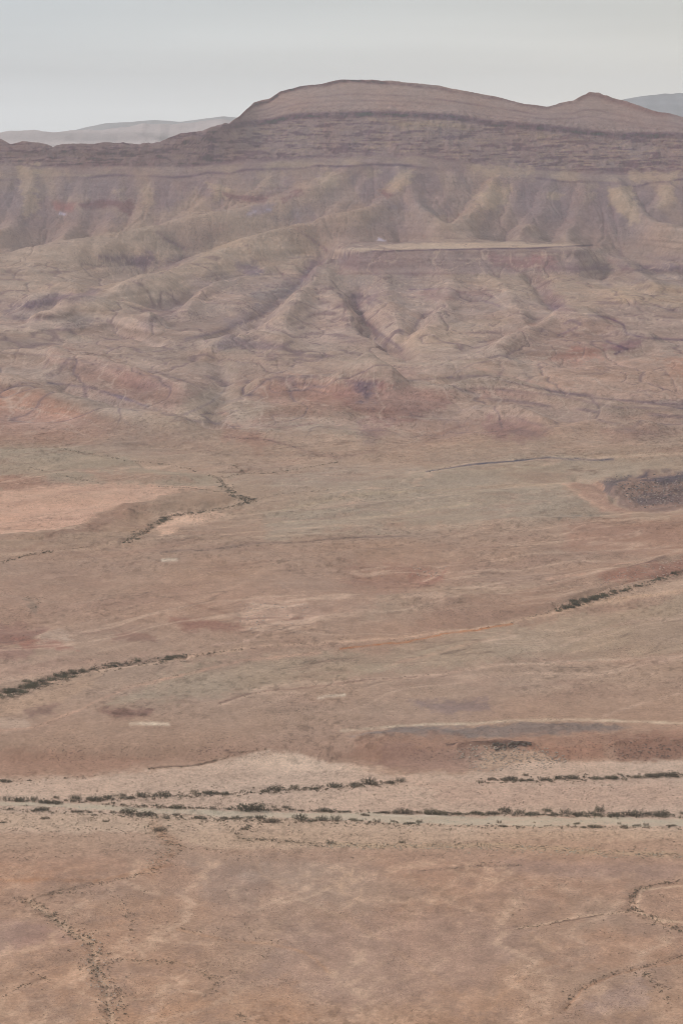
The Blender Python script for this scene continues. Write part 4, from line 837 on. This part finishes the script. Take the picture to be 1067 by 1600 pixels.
# ------------------------------------------------------------------ shrubs
def foliage_mat(name, c1, c2):
    m, n, b = new_mat(name, .85)
    oi = n.nodes.new('ShaderNodeObjectInfo'); tcn = n.nodes.new('ShaderNodeTexCoord')
    nz = n.nodes.new('ShaderNodeTexNoise'); nz.inputs['Scale'].default_value = 6; nz.inputs['Detail'].default_value = 3
    n.links.new(tcn.outputs['Object'], nz.inputs['Vector'])
    ad = n.nodes.new('ShaderNodeMath'); ad.operation = 'MULTIPLY_ADD'; ad.inputs[1].default_value = .7
    n.links.new(nz.outputs['Fac'], ad.inputs[0])
    ml = n.nodes.new('ShaderNodeMath'); ml.operation = 'MULTIPLY'; ml.inputs[1].default_value = .45
    n.links.new(oi.outputs['Random'], ml.inputs[0]); n.links.new(ml.outputs[0], ad.inputs[2])
    mi = n.nodes.new('ShaderNodeMix'); mi.data_type = 'RGBA'; mi.inputs[6].default_value = (*c1, 1); mi.inputs[7].default_value = (*c2, 1)
    n.links.new(ad.outputs[0], mi.inputs[0]); n.links.new(mi.outputs[2], b.inputs['Base Color'])
    return m
M_LEAF = {'dark': foliage_mat('dark_foliage', (.080,.073,.050), (.170,.150,.103)), 'olive': foliage_mat('olive_foliage', (.10,.095,.058), (.19,.17,.11)), 'brown': foliage_mat('dry_foliage', (.135,.105,.075), (.24,.19,.135))}
M_STEM, n_, b_ = new_mat('bark'); b_.inputs['Base Color'].default_value = (.16, .12, .085, 1)
_nz = n_.nodes.new('ShaderNodeTexNoise'); _nz.inputs['Scale'].default_value = 20; _mr = n_.nodes.new('ShaderNodeMix'); _mr.data_type = 'RGBA'
_mr.inputs[6].default_value = (.11,.08,.055,1); _mr.inputs[7].default_value = (.22,.17,.12,1); n_.links.new(_nz.outputs['Fac'], _mr.inputs[0]); n_.links.new(_mr.outputs[2], b_.inputs['Base Color'])
def leaf_cloud(rng, lobes, n, size):
    vs_, fs = [], []
    for _ in range(n):
        cx, cy, cz, r, h = lobes[rng.integers(len(lobes))]
        a = rng.random()*math.tau; e = math.acos(1-rng.random()); rr = r*(.45+.6*rng.random()**.6)
        p = np.array([cx + rr*math.sin(e)*math.cos(a), cy + rr*math.sin(e)*math.sin(a), cz + h*(rr/r)*math.cos(e)*rng.uniform(.7, 1.1)])
        p[2] = max(p[2], .01)
        for t_ in range(2):
            d1 = rng.normal(size=3); d1 /= np.linalg.norm(d1); d2 = rng.normal(size=3); d2 -= d1*d2.dot(d1); d2 /= np.linalg.norm(d2)
            s = size*rng.uniform(.6, 1.3); k = len(vs_)
            vs_ += [p-d1*s, p+d2*s*.7, p+d1*s*rng.uniform(.8, 1.2)+np.array([0, 0, s*.3])]; fs.append((k, k+1, k+2))
    return np.array(vs_), np.array(fs)
def stems(rng, lobes):
    vs_, fs = [], []
    for cx, cy, cz, r, h in lobes:
        for _ in range(3):
            a = rng.random()*math.tau; b0 = np.array([cx*.5, cy*.5, 0.]); b1 = np.array([cx+.6*r*math.cos(a), cy+.6*r*math.sin(a), cz+h*.75])
            k = len(vs_)
            for p, w_ in ((b0, .014), (b1, .004)):
                for q in range(3): vs_.append(p + w_*np.array([math.cos(q*2.1), math.sin(q*2.1), 0]))
            for q in range(3): fs.append((k+q, k+(q+1) % 3, k+3+(q+1) % 3)); fs.append((k+q, k+3+(q+1) % 3, k+3+q))
    return np.array(vs_), np.array(fs)
def mesh_only(name, v, f, mat):
    me = bpy.data.meshes.new(name); me.from_pydata(v.tolist(), [], f.tolist()); me.materials.append(mat); me.update(); return me
SH = []                                              # (foliage mesh per tone, stem mesh): unit width 1
for k in range(8):
    rng = np.random.default_rng(100+k)
    long_ = (1.0, 1.0, .8, 1.3, 1.7, .7, 1.1, 2.2)[k]; nl = (4, 5, 3, 6, 8, 3, 5, 10)[k]; H_ = (.42, .36, .5, .32, .30, .62, .34, .26)[k]
    lobes = []
    for i in range(nl):
        t = (i+.5)/nl-.5
        lobes.append((t*.80 + rng.uniform(-.04, .04), rng.uniform(-.16, .16)/long_, rng.uniform(0, .05), rng.uniform(.17, .27)*(1.0 if nl < 6 else .75), H_*rng.uniform(.6, 1.05)))
    v, f = leaf_cloud(rng, lobes, 420, .030)
    sv, sf = stems(rng, lobes)
    SH.append(({t: mesh_only('foliage', v, f, M_LEAF[t]) for t in M_LEAF}, mesh_only('branches', sv, sf, M_STEM)))
rngp = np.random.default_rng(5)
def shrub(u, v, wpx, kind, tone, label, group, parts=True, hs=1.0):
    p = locate(u, v)
    if p is None: return None
    wm = wpx*1.12*math.sqrt(p[1]**2 + (CAMZ-p[2])**2)/F
    s = (wm, wm*rngp.uniform(.85, 1.15), wm*hs)
    fol, stem = SH[kind]
    rz = rngp.uniform(-.25, .25) + (math.pi if rngp.random() < .5 else 0)
    if parts:
        r_ = bpy.data.objects.new('shrub', None); r_.empty_display_size = .5; COL.objects.link(r_)
        r_.location = (p[0], p[1], p[2]-.06); r_.rotation_euler = (0, 0, rz)
        for nm, me in (('foliage', fol[tone]), ('branches', stem)):
            c = bpy.data.objects.new(nm, me); COL.objects.link(c); c.parent = r_; c.scale = s
        r_['parts'] = 1; del r_['parts']
    else:
        r_ = bpy.data.objects.new('shrub', fol[tone]); COL.objects.link(r_)
        r_.location = (p[0], p[1], p[2]-.05); r_.rotation_euler = (0, 0, rz); r_.scale = s
    tag(r_, label, 'shrub', group); return r_
ORD = ['leftmost','second','third','fourth','fifth','sixth','seventh','eighth','ninth','tenth','eleventh','twelfth','thirteenth','fourteenth','fifteenth','sixteenth','seventeenth','eighteenth','nineteenth','twentieth']
# the rows: (name of the row, list of (u, v, width px, kind, tone, height factor))
ROWS = {
 'in the row behind the left riverbed': [(13,1250,16,2,'dark',1),(33,1251,24,1,'dark',1),(54,1248,13,0,'dark',1),(72,1254,22,4,'dark',.8),(88,1255,20,3,'dark',.9),(89,1246,10,0,'olive',1.1),(120,1248,20,0,'dark',1.1),(148,1250,28,4,'dark',.9),(170,1247,20,1,'dark',1.1),
   (183,1243,7,2,'dark',1),(193,1243,13,0,'dark',1.1),(202,1247,14,6,'dark',1),(223,1243,21,1,'dark',1.1),(253,1243,25,3,'dark',1.1),(304,1239,14,5,'olive',1.3),(329,1240,28,4,'dark',.8),(352,1240,15,6,'dark',.8)],
 'in the middle shrub row bending away': [(430,1234,26,3,'dark',1.1),(415,1236,14,6,'olive',.9),(460,1231,15,0,'olive',1.1),(490,1232,16,6,'olive',.8),(520,1229,20,1,'dark',1.2),(556,1226,19,3,'dark',1.1),(577,1224,26,1,'dark',1.2),(610,1223,14,1,'dark',1.1),(625,1221,16,0,'dark',1.2)],
 'in the farther right row under the slope': [(751,1222,9,2,'dark',1),(767,1217,14,6,'brown',1),(797,1218,26,4,'dark',.9),(817,1219,12,3,'dark',.8),(821,1211,10,0,'olive',1.1),(829,1219,10,0,'dark',1),(850,1218,18,6,'dark',.9),(873,1216,16,1,'dark',1.2),
   (893,1216,22,3,'dark',1.1),(931,1216,16,6,'olive',.9),(955,1216,22,4,'olive',.9),(967,1210,8,2,'dark',1),(995,1214,16,6,'olive',1),(1017,1213,24,3,'dark',1),(1033,1211,16,1,'dark',1.2),(1050,1212,21,1,'dark',1.2)],
 'on the right riverbed, far edge': [(714,1271,16,6,'olive',.9),(744,1271,22,4,'olive',.8),(768,1271,22,4,'dark',.8),(788,1268,22,1,'dark',1.2),(813,1270,18,0,'dark',1.1),(832,1272,20,3,'dark',.9),(854,1267,16,1,'olive',1.2),(866,1272,14,6,'dark',.9),(882,1271,19,0,'dark',1.1),
   (904,1273,24,1,'dark',.9),(923,1271,12,0,'dark',1.1),(936,1267,17,0,'dark',1.5),(934,1274,19,1,'olive',1),(962,1274,22,1,'dark',1),(982,1273,22,1,'dark',1.1),(996,1272,19,0,'dark',1.2),(1014,1272,17,1,'dark',1.1),(1033,1274,28,4,'dark',1.2),(1066,1271,12,0,'dark',1.2)],
 'on the middle riverbed, far edge': [(276,1262,24,3,'olive',.9),(333,1263,11,0,'dark',1.2),(357,1264,10,1,'dark',1),(394,1265,46,7,'dark',1.0),(428,1261,9,2,'dark',1),(448,1262,15,1,'dark',1.1),(470,1266,10,6,'brown',.8),(509,1266,22,3,'dark',.9),(542,1268,10,6,'dark',.9),(571,1273,14,3,'brown',.9),(600,1269,18,4,'brown',.6),(630,1270,34,4,'brown',.8),(679,1271,38,7,'olive',.8)],
 'on the left riverbed, near edge': [(66,1265,24,4,'olive',.8),(116,1268,10,0,'dark',1),(126,1268,11,1,'dark',1.1),(141,1269,10,0,'dark',1),(177,1269,10,2,'dark',.9),(200,1270,28,3,'dark',1),(218,1275,10,0,'dark',.9),(229,1273,28,4,'dark',.9),(261,1278,12,0,'dark',1.1),(275,1273,12,3,'dark',1),(314,1278,20,3,'dark',.9),(350,1279,14,1,'dark',1)],
 'on the middle riverbed, near edge': [(368,1278,16,6,'olive',.9),(391,1277,9,0,'olive',1),(407,1278,19,1,'dark',1),(424,1284,28,4,'brown',.8),(469,1280,25,1,'dark',1.2),(503,1281,20,1,'dark',1.2),(524,1281,19,0,'dark',1.1),(487,1282,16,6,'dark',.8),(551,1281,15,3,'olive',.9),(564,1282,8,0,'dark',1),(588,1284,13,2,'dark',1.1),(613,1283,8,0,'dark',1),(655,1284,11,0,'dark',1.1),(642,1286,16,4,'dark',.6)],
 'on the right riverbed, near edge': [(779,1285,9,2,'dark',1.2),(763,1286,5,0,'dark',1),(786,1291,16,4,'brown',.8),(901,1287,12,6,'olive',.9),(928,1292,24,4,'olive',.7),(967,1287,7,2,'olive',1.1),(976,1290,9,0,'brown',.9),(994,1290,14,3,'olive',.8),(1008,1289,10,2,'dark',1),(1048,1290,18,4,'brown',.6),(910,1292,10,3,'olive',.7)],
}
nth_w = {'dark': 'dark', 'olive': 'olive green', 'brown': 'dry brownish'}
def size_word(w_, hs): return ('broad low' if w_ >= 22 and hs < 1 else 'broad' if w_ >= 22 else 'tall rounded' if hs >= 1.2 and w_ >= 12 else 'middling' if w_ >= 14 else 'small')
count = 0
for row, items in ROWS.items():
    cls = {}
    for it in sorted(items):
        cls.setdefault((size_word(it[2], it[5]), it[4]), []).append(it)
    for (sw, tone), its in cls.items():
        for k, (u, v, w_, kind, tn, hs) in enumerate(its):
            if len(its) == 1: pre, post = 'the only ' + sw, ''
            elif k == len(its)-1: pre, post = 'rightmost ' + sw, ''
            else: pre, post = (ORD[k] + ' ' + sw if k == 0 else ORD[k] + ' ' + sw), ('' if k == 0 else ' from left')
            lab = f"{pre} {nth_w[tone]} shrub{post} {row}"
            shrub(u, v+1, w_, kind, tone, lab, 'shrubs along the dry riverbed', True, hs); count += 1
for u, v, w_, kind, tone, hs, lab in ((515,1318,13,2,'dark',1.1,'lone round dark shrub on the flat below the riverbed'), (8,1222,20,4,'dark',.9,'dark shrub at the left edge of the pale flat behind the riverbed'),
   (627,1317,11,0,'olive',1,'small olive bush on the stony strip right of the lone round shrub'), (382,1296,12,1,'brown',1,'brownish shrub at the mouth of the side wash below the riverbed'), (250,1298,24,6,'brown',.9,'wide dry bush in the orange side channel below the riverbed'),
   (71,1279,16,6,'brown',.8,'pale dry bush on the gravel below the riverbed at far left'), (165,1284,11,6,'olive',.9,'small olive bush on gravel below the riverbed, left of the orange channel'), (5,1286,12,3,'dark',.8,'small dark shrub at the left edge below the riverbed')):
    shrub(u, v, w_, kind, tone, lab, 'single shrubs on the gravel flat', True, hs); count += 1

def along(pts, n, spread, rng):
    P = np.array(pts, float); sg = np.hypot(*np.diff(P, axis=0).T); cs = np.concatenate([[0], np.cumsum(sg)])
    t = rng.random(n)*cs[-1]; u = I(t, cs, P[:, 0]); v = I(t, cs, P[:, 1])
    return u + rng.normal(size=n)*spread, v + rng.normal(size=n)*spread*.42
# smaller individual shrubs in the side washes: nothing tells them apart within one wash
WASH = [([(0,1087),(30,1078),(60,1070),(95,1060),(130,1050)], 56, 7, (9,16), 'olive', 'the thick left wash', 'shrubs of the left wash', ('left end', 'middle', 'right end')),
 ([(130,1050),(170,1041),(200,1036),(240,1031),(285,1027)], 30, 4, (6,11), 'dark', 'the thin tail of the left wash', 'shrubs of the left wash', ('left end', 'middle', 'tip')),
 ([(870,952),(890,946),(920,938),(945,930)], 32, 5.5, (8,15), 'dark', 'the thick foot of the right wash', 'shrubs of the right wash', ('left end', 'middle', 'right end')),
 ([(945,930),(985,917),(1030,905),(1067,893)], 22, 4, (6,11), 'olive', 'the narrow upper right wash', 'shrubs of the right wash', ('left end', 'middle', 'right end')),
 ([(190,848),(215,843),(232,832),(240,818),(265,809)], 20, 4, (5,9), 'dark', 'the hooked wash by the pink flat', 'shrubs of the middle wash', ('left end', 'middle', 'right end')),
 ([(345,752),(358,768),(372,778),(395,783),(375,792)], 16, 5, (5,9), 'dark', 'the joint of the middle washes', 'shrubs of the middle wash', ('left side', 'centre', 'right side'))]
rngw = np.random.default_rng(77)
RANK = ['largest', 'second largest', 'third largest', 'fourth largest', 'fifth largest']
for pts, n, sp, (a0, a1), tone, place, grp, thirds in WASH:
    us, vs_ = along(pts, n, sp, rngw); ws = rngw.uniform(a0, a1, n)
    q1, q2 = np.quantile(us, [1/3, 2/3]); th = np.where(us < q1, 0, np.where(us < q2, 1, 2))
    tns = np.where(rngw.random(n) < .7, tone, 'olive' if tone == 'dark' else 'dark')
    for k3 in range(3):
        for tn in ('dark', 'olive'):
            m = [i for i in np.argsort(-ws) if th[i] == k3 and tns[i] == tn]
            for rk, i in enumerate(m):
                if count >= 298: break
                wd = 'dark' if tn == 'dark' else 'olive green'
                lab = (f"{RANK[rk]} {wd} shrub, {thirds[k3]} of {place}" if rk < len(RANK) else f"one of the smaller {wd} shrubs, {thirds[k3]} of {place}")
                shrub(us[i], vs_[i], ws[i], int(rngw.integers(0, 4)), tn, lab, grp, False, rngw.uniform(.8, 1.1)); count += 1
print('shrubs', count, round(time.time()-T0, 1))

# ------------------------------------------------------------------ low scrub and stones beyond counting
def tuft_proto(rng, n):
    vs_, fs = [], []
    for _ in range(n):
        p = np.array([rng.uniform(-.38, .38), rng.uniform(-.38, .38), rng.uniform(.03, .36)]); p[:2] *= (1-p[2]*.9)
        d1 = rng.normal(size=3); d1 /= np.linalg.norm(d1); d2 = np.cross(d1, rng.normal(size=3)); d2 /= np.linalg.norm(d2)
        s = rng.uniform(.13, .24); k = len(vs_)
        vs_ += [p-d1*s, p+d2*s*.8, p+d1*s]; fs.append((k, k+1, k+2))
    v = np.array(vs_); v[:, 2] = np.maximum(v[:, 2], 0); return v, np.array(fs)
def rock_proto(rng):
    v = np.array([(-.5,-.4,0),(.5,-.35,0),(.45,.4,0),(-.45,.42,0),(-.38,-.28,.34),(.36,-.25,.3),(.3,.3,.42),(-.3,.33,.3)]) + rng.normal(size=(8, 3))*.07
    v[:4, 2] = -.1
    f = np.array([(0,1,5),(0,5,4),(1,2,6),(1,6,5),(2,3,7),(2,7,6),(3,0,4),(3,4,7),(4,5,6),(4,6,7)]); return v, f
def scatter(name, pts3, sizes, protos, mat, label, cat, alb=None, zs=1.0, smooth=False):
    rng = np.random.default_rng(len(pts3)); V_, F_, n0 = [], [], 0; AL = []
    which = rng.integers(0, len(protos), len(pts3)); rz = rng.random(len(pts3))*math.tau
    for k, (pv, pf) in enumerate(protos):
        m = np.nonzero(which == k)[0]
        if not len(m): continue
        c, s = np.cos(rz[m])[:, None], np.sin(rz[m])[:, None]
        x = (pv[None, :, 0]*c - pv[None, :, 1]*s)*sizes[m, None]; y = (pv[None, :, 0]*s + pv[None, :, 1]*c)*sizes[m, None]; z = np.repeat(pv[None, :, 2], len(m), 0)*sizes[m, None]*zs
        vv = np.stack([x + pts3[m, 0:1], y + pts3[m, 1:2], z + pts3[m, 2:3]], -1).reshape(-1, 3)
        ff = (pf[None] + (np.arange(len(m))*len(pv))[:, None, None]).reshape(-1, 3) + n0
        V_.append(vv); F_.append(ff); n0 += len(vv)
        if alb is not None: AL.append(np.repeat(alb[m], len(pv), 0))
    o = mesh_np(name, np.concatenate(V_), np.concatenate(F_), mat, np.concatenate(AL) if alb is not None else None, None, smooth)
    tag(o, label, cat, None, 'stuff'); return o
M_SCRUB, n_, b_ = new_mat('scrub_foliage')
_a = n_.nodes.new('ShaderNodeAttribute'); _a.attribute_name = 'albedo'; n_.links.new(_a.outputs['Color'], b_.inputs['Base Color'])
rg = np.random.default_rng(9)
SU, SV, SS = [], [], []
def add_line(pts, n, spread, s0, s1):
    u, v = along(pts, n, spread, rg); SU.append(u); SV.append(v); SS.append(s0 + (s1-s0)*rg.random(n)**2)
def add_area(u0, u1, v0, v1, n, s0, s1, thr=-.1, sc_=18.):
    u = rg.uniform(u0, u1, n*3); v = rg.uniform(v0, v1, n*3)
    k = fbm(u/sc_, v/(sc_*.4), 4, 200, .6) + .22*rg.normal(size=len(u)) > thr
    u, v = u[k][:n], v[k][:n]; SU.append(u); SV.append(v); SS.append(s0 + (s1-s0)*rg.random(len(u))**3)
for pts, n, sp, s0, s1 in (
 ([(0,1253),(90,1253),(170,1249),(260,1245),(360,1241),(430,1236),(520,1231),(625,1223)], 480, 5, 3, 10), ([(740,1221),(850,1219),(960,1216),(1067,1212)], 260, 5, 2.5, 9), ([(690,1272),(800,1273),(920,1275),(1067,1276)], 330, 3.5, 3, 10),
 ([(150,1257),(260,1262),(360,1264),(450,1266),(560,1270),(690,1272)], 330, 3.5, 2.5, 9), ([(0,1264),(110,1270),(230,1276),(350,1281),(480,1284),(600,1287),(700,1290),(800,1291),(1067,1294)], 640, 6, 2.5, 8),
 ([(365,1310),(400,1312),(440,1314),(480,1318),(500,1321)], 110, 3, 2.5, 6), ([(370,1308),(382,1297),(395,1288)], 30, 4, 3, 7), ([(480,1320),(600,1322),(720,1320),(840,1324),(960,1332),(1067,1338)], 520, 6, 1.8, 4.5),
 ([(235,1290),(250,1305),(275,1320),(262,1340),(245,1352),(232,1362)], 190, 9, 2, 5), ([(240,1362),(200,1372),(150,1382),(110,1392),(70,1398)], 120, 4, 2, 5), ([(40,1405),(70,1422),(100,1447),(120,1458)], 130, 9, 2.5, 7),
 ([(120,1458),(145,1475),(150,1500),(150,1516),(165,1540)], 190, 13, 2.5, 8), ([(165,1540),(180,1560),(175,1600)], 150, 13, 2.5, 7), ([(150,1516),(180,1500),(240,1502),(285,1506),(330,1528),(345,1536),(315,1562)], 120, 5, 2, 5.5), ([(0,1562),(30,1543),(75,1530)], 40, 2.5, 2, 5), ([(45,1518),(75,1533)], 14, 3, 3, 7),
 ([(190,1400),(200,1425),(215,1455)], 50, 8, 2, 6), ([(285,1450),(350,1468),(440,1470)], 50, 4, 2, 4.5), ([(370,1585),(385,1595)], 25, 6, 3, 6), ([(60,1398),(160,1394),(190,1405)], 40, 6, 2, 5), ([(360,1515),(375,1520)], 12, 5, 2, 5),
 ([(1067,1376),(1030,1381),(1003,1388)], 40, 2.5, 2.5, 6), ([(1003,1388),(986,1400),(985,1420),(995,1424)], 75, 4, 3, 7), ([(995,1424),(1023,1435),(1055,1455),(1067,1458)], 70, 6, 3, 7), ([(803,1452),(863,1443),(900,1433),(985,1424)], 60, 2, 1.8, 5),
 ([(1067,1495),(1045,1500),(1013,1510),(958,1522),(908,1542),(890,1560),(880,1590)], 110, 5, 2.5, 6.5), ([(1000,1518),(1030,1540),(1045,1570)], 60, 7, 2.5, 7), ([(653,1362),(730,1355),(813,1352)], 50, 2, 1.8, 4), ([(740,1352),(790,1348)], 30, 4, 2, 5),
 ([(0,1090),(60,1070),(130,1050),(200,1037),(290,1027)], 420, 9, 2, 6.5), ([(290,1027),(400,1012),(520,1003)], 50, 2, 1.5, 4), ([(290,1027),(330,1021),(380,1014)], 60, 3, 1.8, 5.5), ([(740,985),(810,970),(868,953)], 50, 2.5, 1.5, 4.5), ([(868,953),(930,936),(1000,915),(1067,894)], 280, 5, 2, 6.5), ([(900,950),(1000,925),(1067,905)], 90, 5, 1.2, 3),
 ([(90,700),(200,720),(270,727),(320,740),(345,750)], 170, 1.8, 1.5, 4), ([(345,750),(358,768),(372,778),(395,783)], 190, 5, 2, 5.5), ([(395,783),(345,796),(310,801),(270,806),(240,817),(228,832),(190,848)], 320, 2.6, 1.8, 5.5), ([(225,828),(200,845)], 80, 6, 2, 5),
 ([(360,725),(370,731),(382,738)], 30, 1.5, 2, 4), ([(348,747),(382,740),(415,740),(470,733),(530,722)], 130, 1.1, 1.6, 4.5), ([(395,783),(440,772),(520,766)], 50, 1.6, 1.5, 4), ([(45,730),(115,747),(165,757)], 70, 1.2, 1.5, 3.5), ([(230,760),(300,763),(345,769)], 70, 1.0, 1.5, 4.5),
 ([(0,880),(30,871),(50,866),(90,860)], 90, 2.2, 2, 6), ([(90,860),(190,850)], 30, 1, 1.5, 3.5), ([(250,867),(330,860),(400,853),(530,842),(690,826)], 120, 1.2, 1.5, 3.5), ([(350,683),(420,688),(480,705),(535,712)], 70, 1.2, 1.5, 3.5), ([(668,738),(700,730)], 30, 2, 1.5, 3.5),
 ([(230,1202),(300,1197),(345,1187),(375,1176),(420,1170)], 110, 1.8, 1.8, 4.5), ([(340,1102),(400,1083),(533,1066),(653,1056),(740,1045)], 110, 1.4, 1.4, 3.2), ([(180,1080),(240,1062),(330,1046)], 50, 1.3, 1.3, 3), ([(110,1115),(60,1135),(0,1152)], 40, 2, 1.4, 3),
 ([(40,935),(62,935),(50,958)], 50, 4, 1.6, 3.5), ([(380,680),(350,660),(290,655)], 40, 1.2, 1.3, 3), ([(0,980),(60,975),(20,1000)], 30, 6, 1.5, 3.5), ([(600,1136),(760,1128),(880,1124)], 40, 1.2, 1.3, 2.6), ([(770,1165),(830,1161)], 26, 3, 2, 5), ([(700,590),(790,600),(930,622)], 40, 1.5, 1.2, 2.4),
 ([(0,1222),(60,1218),(150,1214)], 40, 3, 2, 6), ([(410,985),(395,970),(415,960)], 20, 5, 1.3, 3), ([(955,1162),(1000,1158),(1060,1156)], 26, 3, 1.8, 4)): add_line(pts, n, sp, s0, s1)
add_area(-40, 1110, 1222, 1262, 1500, 1.3, 4.0, -.2); add_area(-40, 1110, 1286, 1345, 2200, 1.3, 4.2, 0.); add_area(-40, 420, 1262, 1300, 900, 1.6, 5.0, -.2)
add_area(-40, 1110, 1340, 1620, 3200, 1.0, 2.8, .15, 40.); add_area(800, 1110, 1370, 1600, 1500, 1.2, 3.6, .05, 30.); add_area(60, 460, 1380, 1620, 1500, 1.2, 3.6, .1, 30.)
add_area(-40, 1110, 1050, 1215, 2600, 1.0, 2.8, .1, 40.); add_area(-40, 1110, 860, 1050, 2600, .9, 2.4, .1, 40.); add_area(-40, 1110, 720, 860, 1500, .8, 1.8, .1, 40.); add_area(-40, 330, 768, 846, 700, 1.0, 2.4, -.1); add_area(240, 350, 800, 842, 160, 1.2, 3, -.5); add_area(-40, 200, 1030, 1130, 300, 1.2, 3, -.2)
u = np.concatenate(SU); v = np.concatenate(SV); s_ = np.concatenate(SS)
k = (v < 1700) & (u > -60) & (u < 1130); u, v, s_ = u[k], v[k], s_[k]
inb = (v > line(BEDT, u)+1) & (v < line(BEDB, u)-.5) & (rg.random(len(u)) < .93); u, v, s_ = u[~inb], v[~inb], s_[~inb]
p3 = locate_many(u, v); dd_ = np.sqrt(p3[:, 1]**2 + (CAMZ-p3[:, 2])**2)
cl = np.where((rg.random(len(u)) < .6)[:, None], np.array([[.135,.118,.080]]), np.array([[.21,.16,.115]]))*rg.uniform(.7, 1.35, (len(u), 1))
scatter('scrub', p3, s_*dd_/F, [tuft_proto(np.random.default_rng(k), 12) for k in range(6)], M_SCRUB, 'low dark scrub and tufts scattered over the flats and washes', 'scrub', cl)
print('scrub', len(u), round(time.time()-T0, 1))
# stones: pale slabs under the scarp, dark rubble of the right outcrop, stony strips
SU, SV, SS = [], [], []; KC = []
def stone_area(poly, n, s0, s1, col):
    P = np.array(poly, float); u = rg.uniform(P[:, 0].min(), P[:, 0].max(), n*3); v = rg.uniform(P[:, 1].min(), P[:, 1].max(), n*3)
    k = poly_sd(u, v, [tuple(p) for p in poly]) + 7*fbm(u/12, v/5, 3, 210) - np.abs(rg.normal(size=len(u)))*3 > 0; u, v = u[k][:n], v[k][:n]
    SU.append(u); SV.append(v); SS.append(s0 + (s1-s0)*rg.random(len(u))**2); KC.append(np.tile(np.array(col)[None], (len(u), 1))*rg.uniform(.75, 1.2, (len(u), 1)))
stone_area([(715,1166),(830,1164),(900,1180),(860,1204),(740,1205),(700,1190)], 800, 1, 3.6, (.40,.31,.25)); stone_area([(770,1161),(830,1159),(825,1170),(775,1172)], 70, 2, 7, (.14,.105,.085))
stone_area([(950,1164),(1067,1156),(1067,1186),(965,1190)], 200, 1, 3.5, (.24,.16,.125)); stone_area([(940,752),(990,742),(1067,738),(1067,788),(1000,796)], 240, 1.3, 4.0, (.15,.12,.115)); stone_area([(960,760),(1067,745),(1067,788),(990,792)], 260, 1.2, 3.5, (.34,.26,.23))
stone_area([(0,1254),(200,1262),(560,1272),(1067,1283),(1067,1293),(600,1286),(200,1270),(0,1262)], 500, .8, 2.4, (.40,.36,.31)); stone_area([(500,1316),(700,1318),(1067,1332),(1067,1342),(700,1328),(520,1326)], 700, 1.2, 3.4, (.42,.34,.26)); stone_area([(640,882),(700,884),(690,900),(640,905)], 60, 1.5, 4, (.40,.29,.23)); stone_area([(900,905),(1067,868),(1067,892),(950,925)], 260, 1.2, 4, (.40,.27,.215))
stone_area([(120,1450),(160,1470),(190,1590),(160,1600),(130,1500)], 160, 1.2, 3, (.46,.38,.31)); stone_area([(230,1290),(290,1320),(250,1365),(225,1355)], 160, 1.2, 3, (.42,.32,.24)); stone_area([(380,935),(490,940),(480,970),(400,985),(360,965)], 120, 1.2, 3.5, (.40,.31,.26))
u = np.concatenate(SU); v = np.concatenate(SV); s_ = np.concatenate(SS); p3 = locate_many(u, v); dd_ = np.sqrt(p3[:, 1]**2 + (CAMZ-p3[:, 2])**2)
scatter('stones', p3, s_*dd_/F, [rock_proto(np.random.default_rng(40+k)) for k in range(6)], M_SCRUB, 'loose slabs and rubble lying on the scarps and stony strips', 'stones', np.concatenate(KC), .7)

# ------------------------------------------------------------------ air
zmin = -9-1.5; ztop = 620.0
hv = np.array([(x, y, z) for z in (zmin-1, ztop) for (x, y) in ((-15500,-3500),(15500,-3500),(15500,18000),(-15500,18000))])
hf = np.array([(0,3,2,1),(4,5,6,7),(0,1,5,4),(1,2,6,5),(2,3,7,6),(3,0,4,7)])
hm = bpy.data.materials.new('haze_air'); hm.use_nodes = True; hn = hm.node_tree; hn.nodes.clear()
ho = hn.nodes.new('ShaderNodeOutputMaterial'); pv = hn.nodes.new('ShaderNodeVolumePrincipled')
pv.inputs['Color'].default_value = (*HAZE_ALB, 1); pv.inputs['Density'].default_value = HAZE; pv.inputs['Anisotropy'].default_value = .45
hn.links.new(pv.outputs[0], ho.inputs['Volume'])
ho_ = mesh_np('haze', hv, hf, hm, None, None, False)
tag(ho_, 'pale even haze filling the air over the valley', 'haze', None, 'stuff')
print('done', round(time.time()-T0, 1))
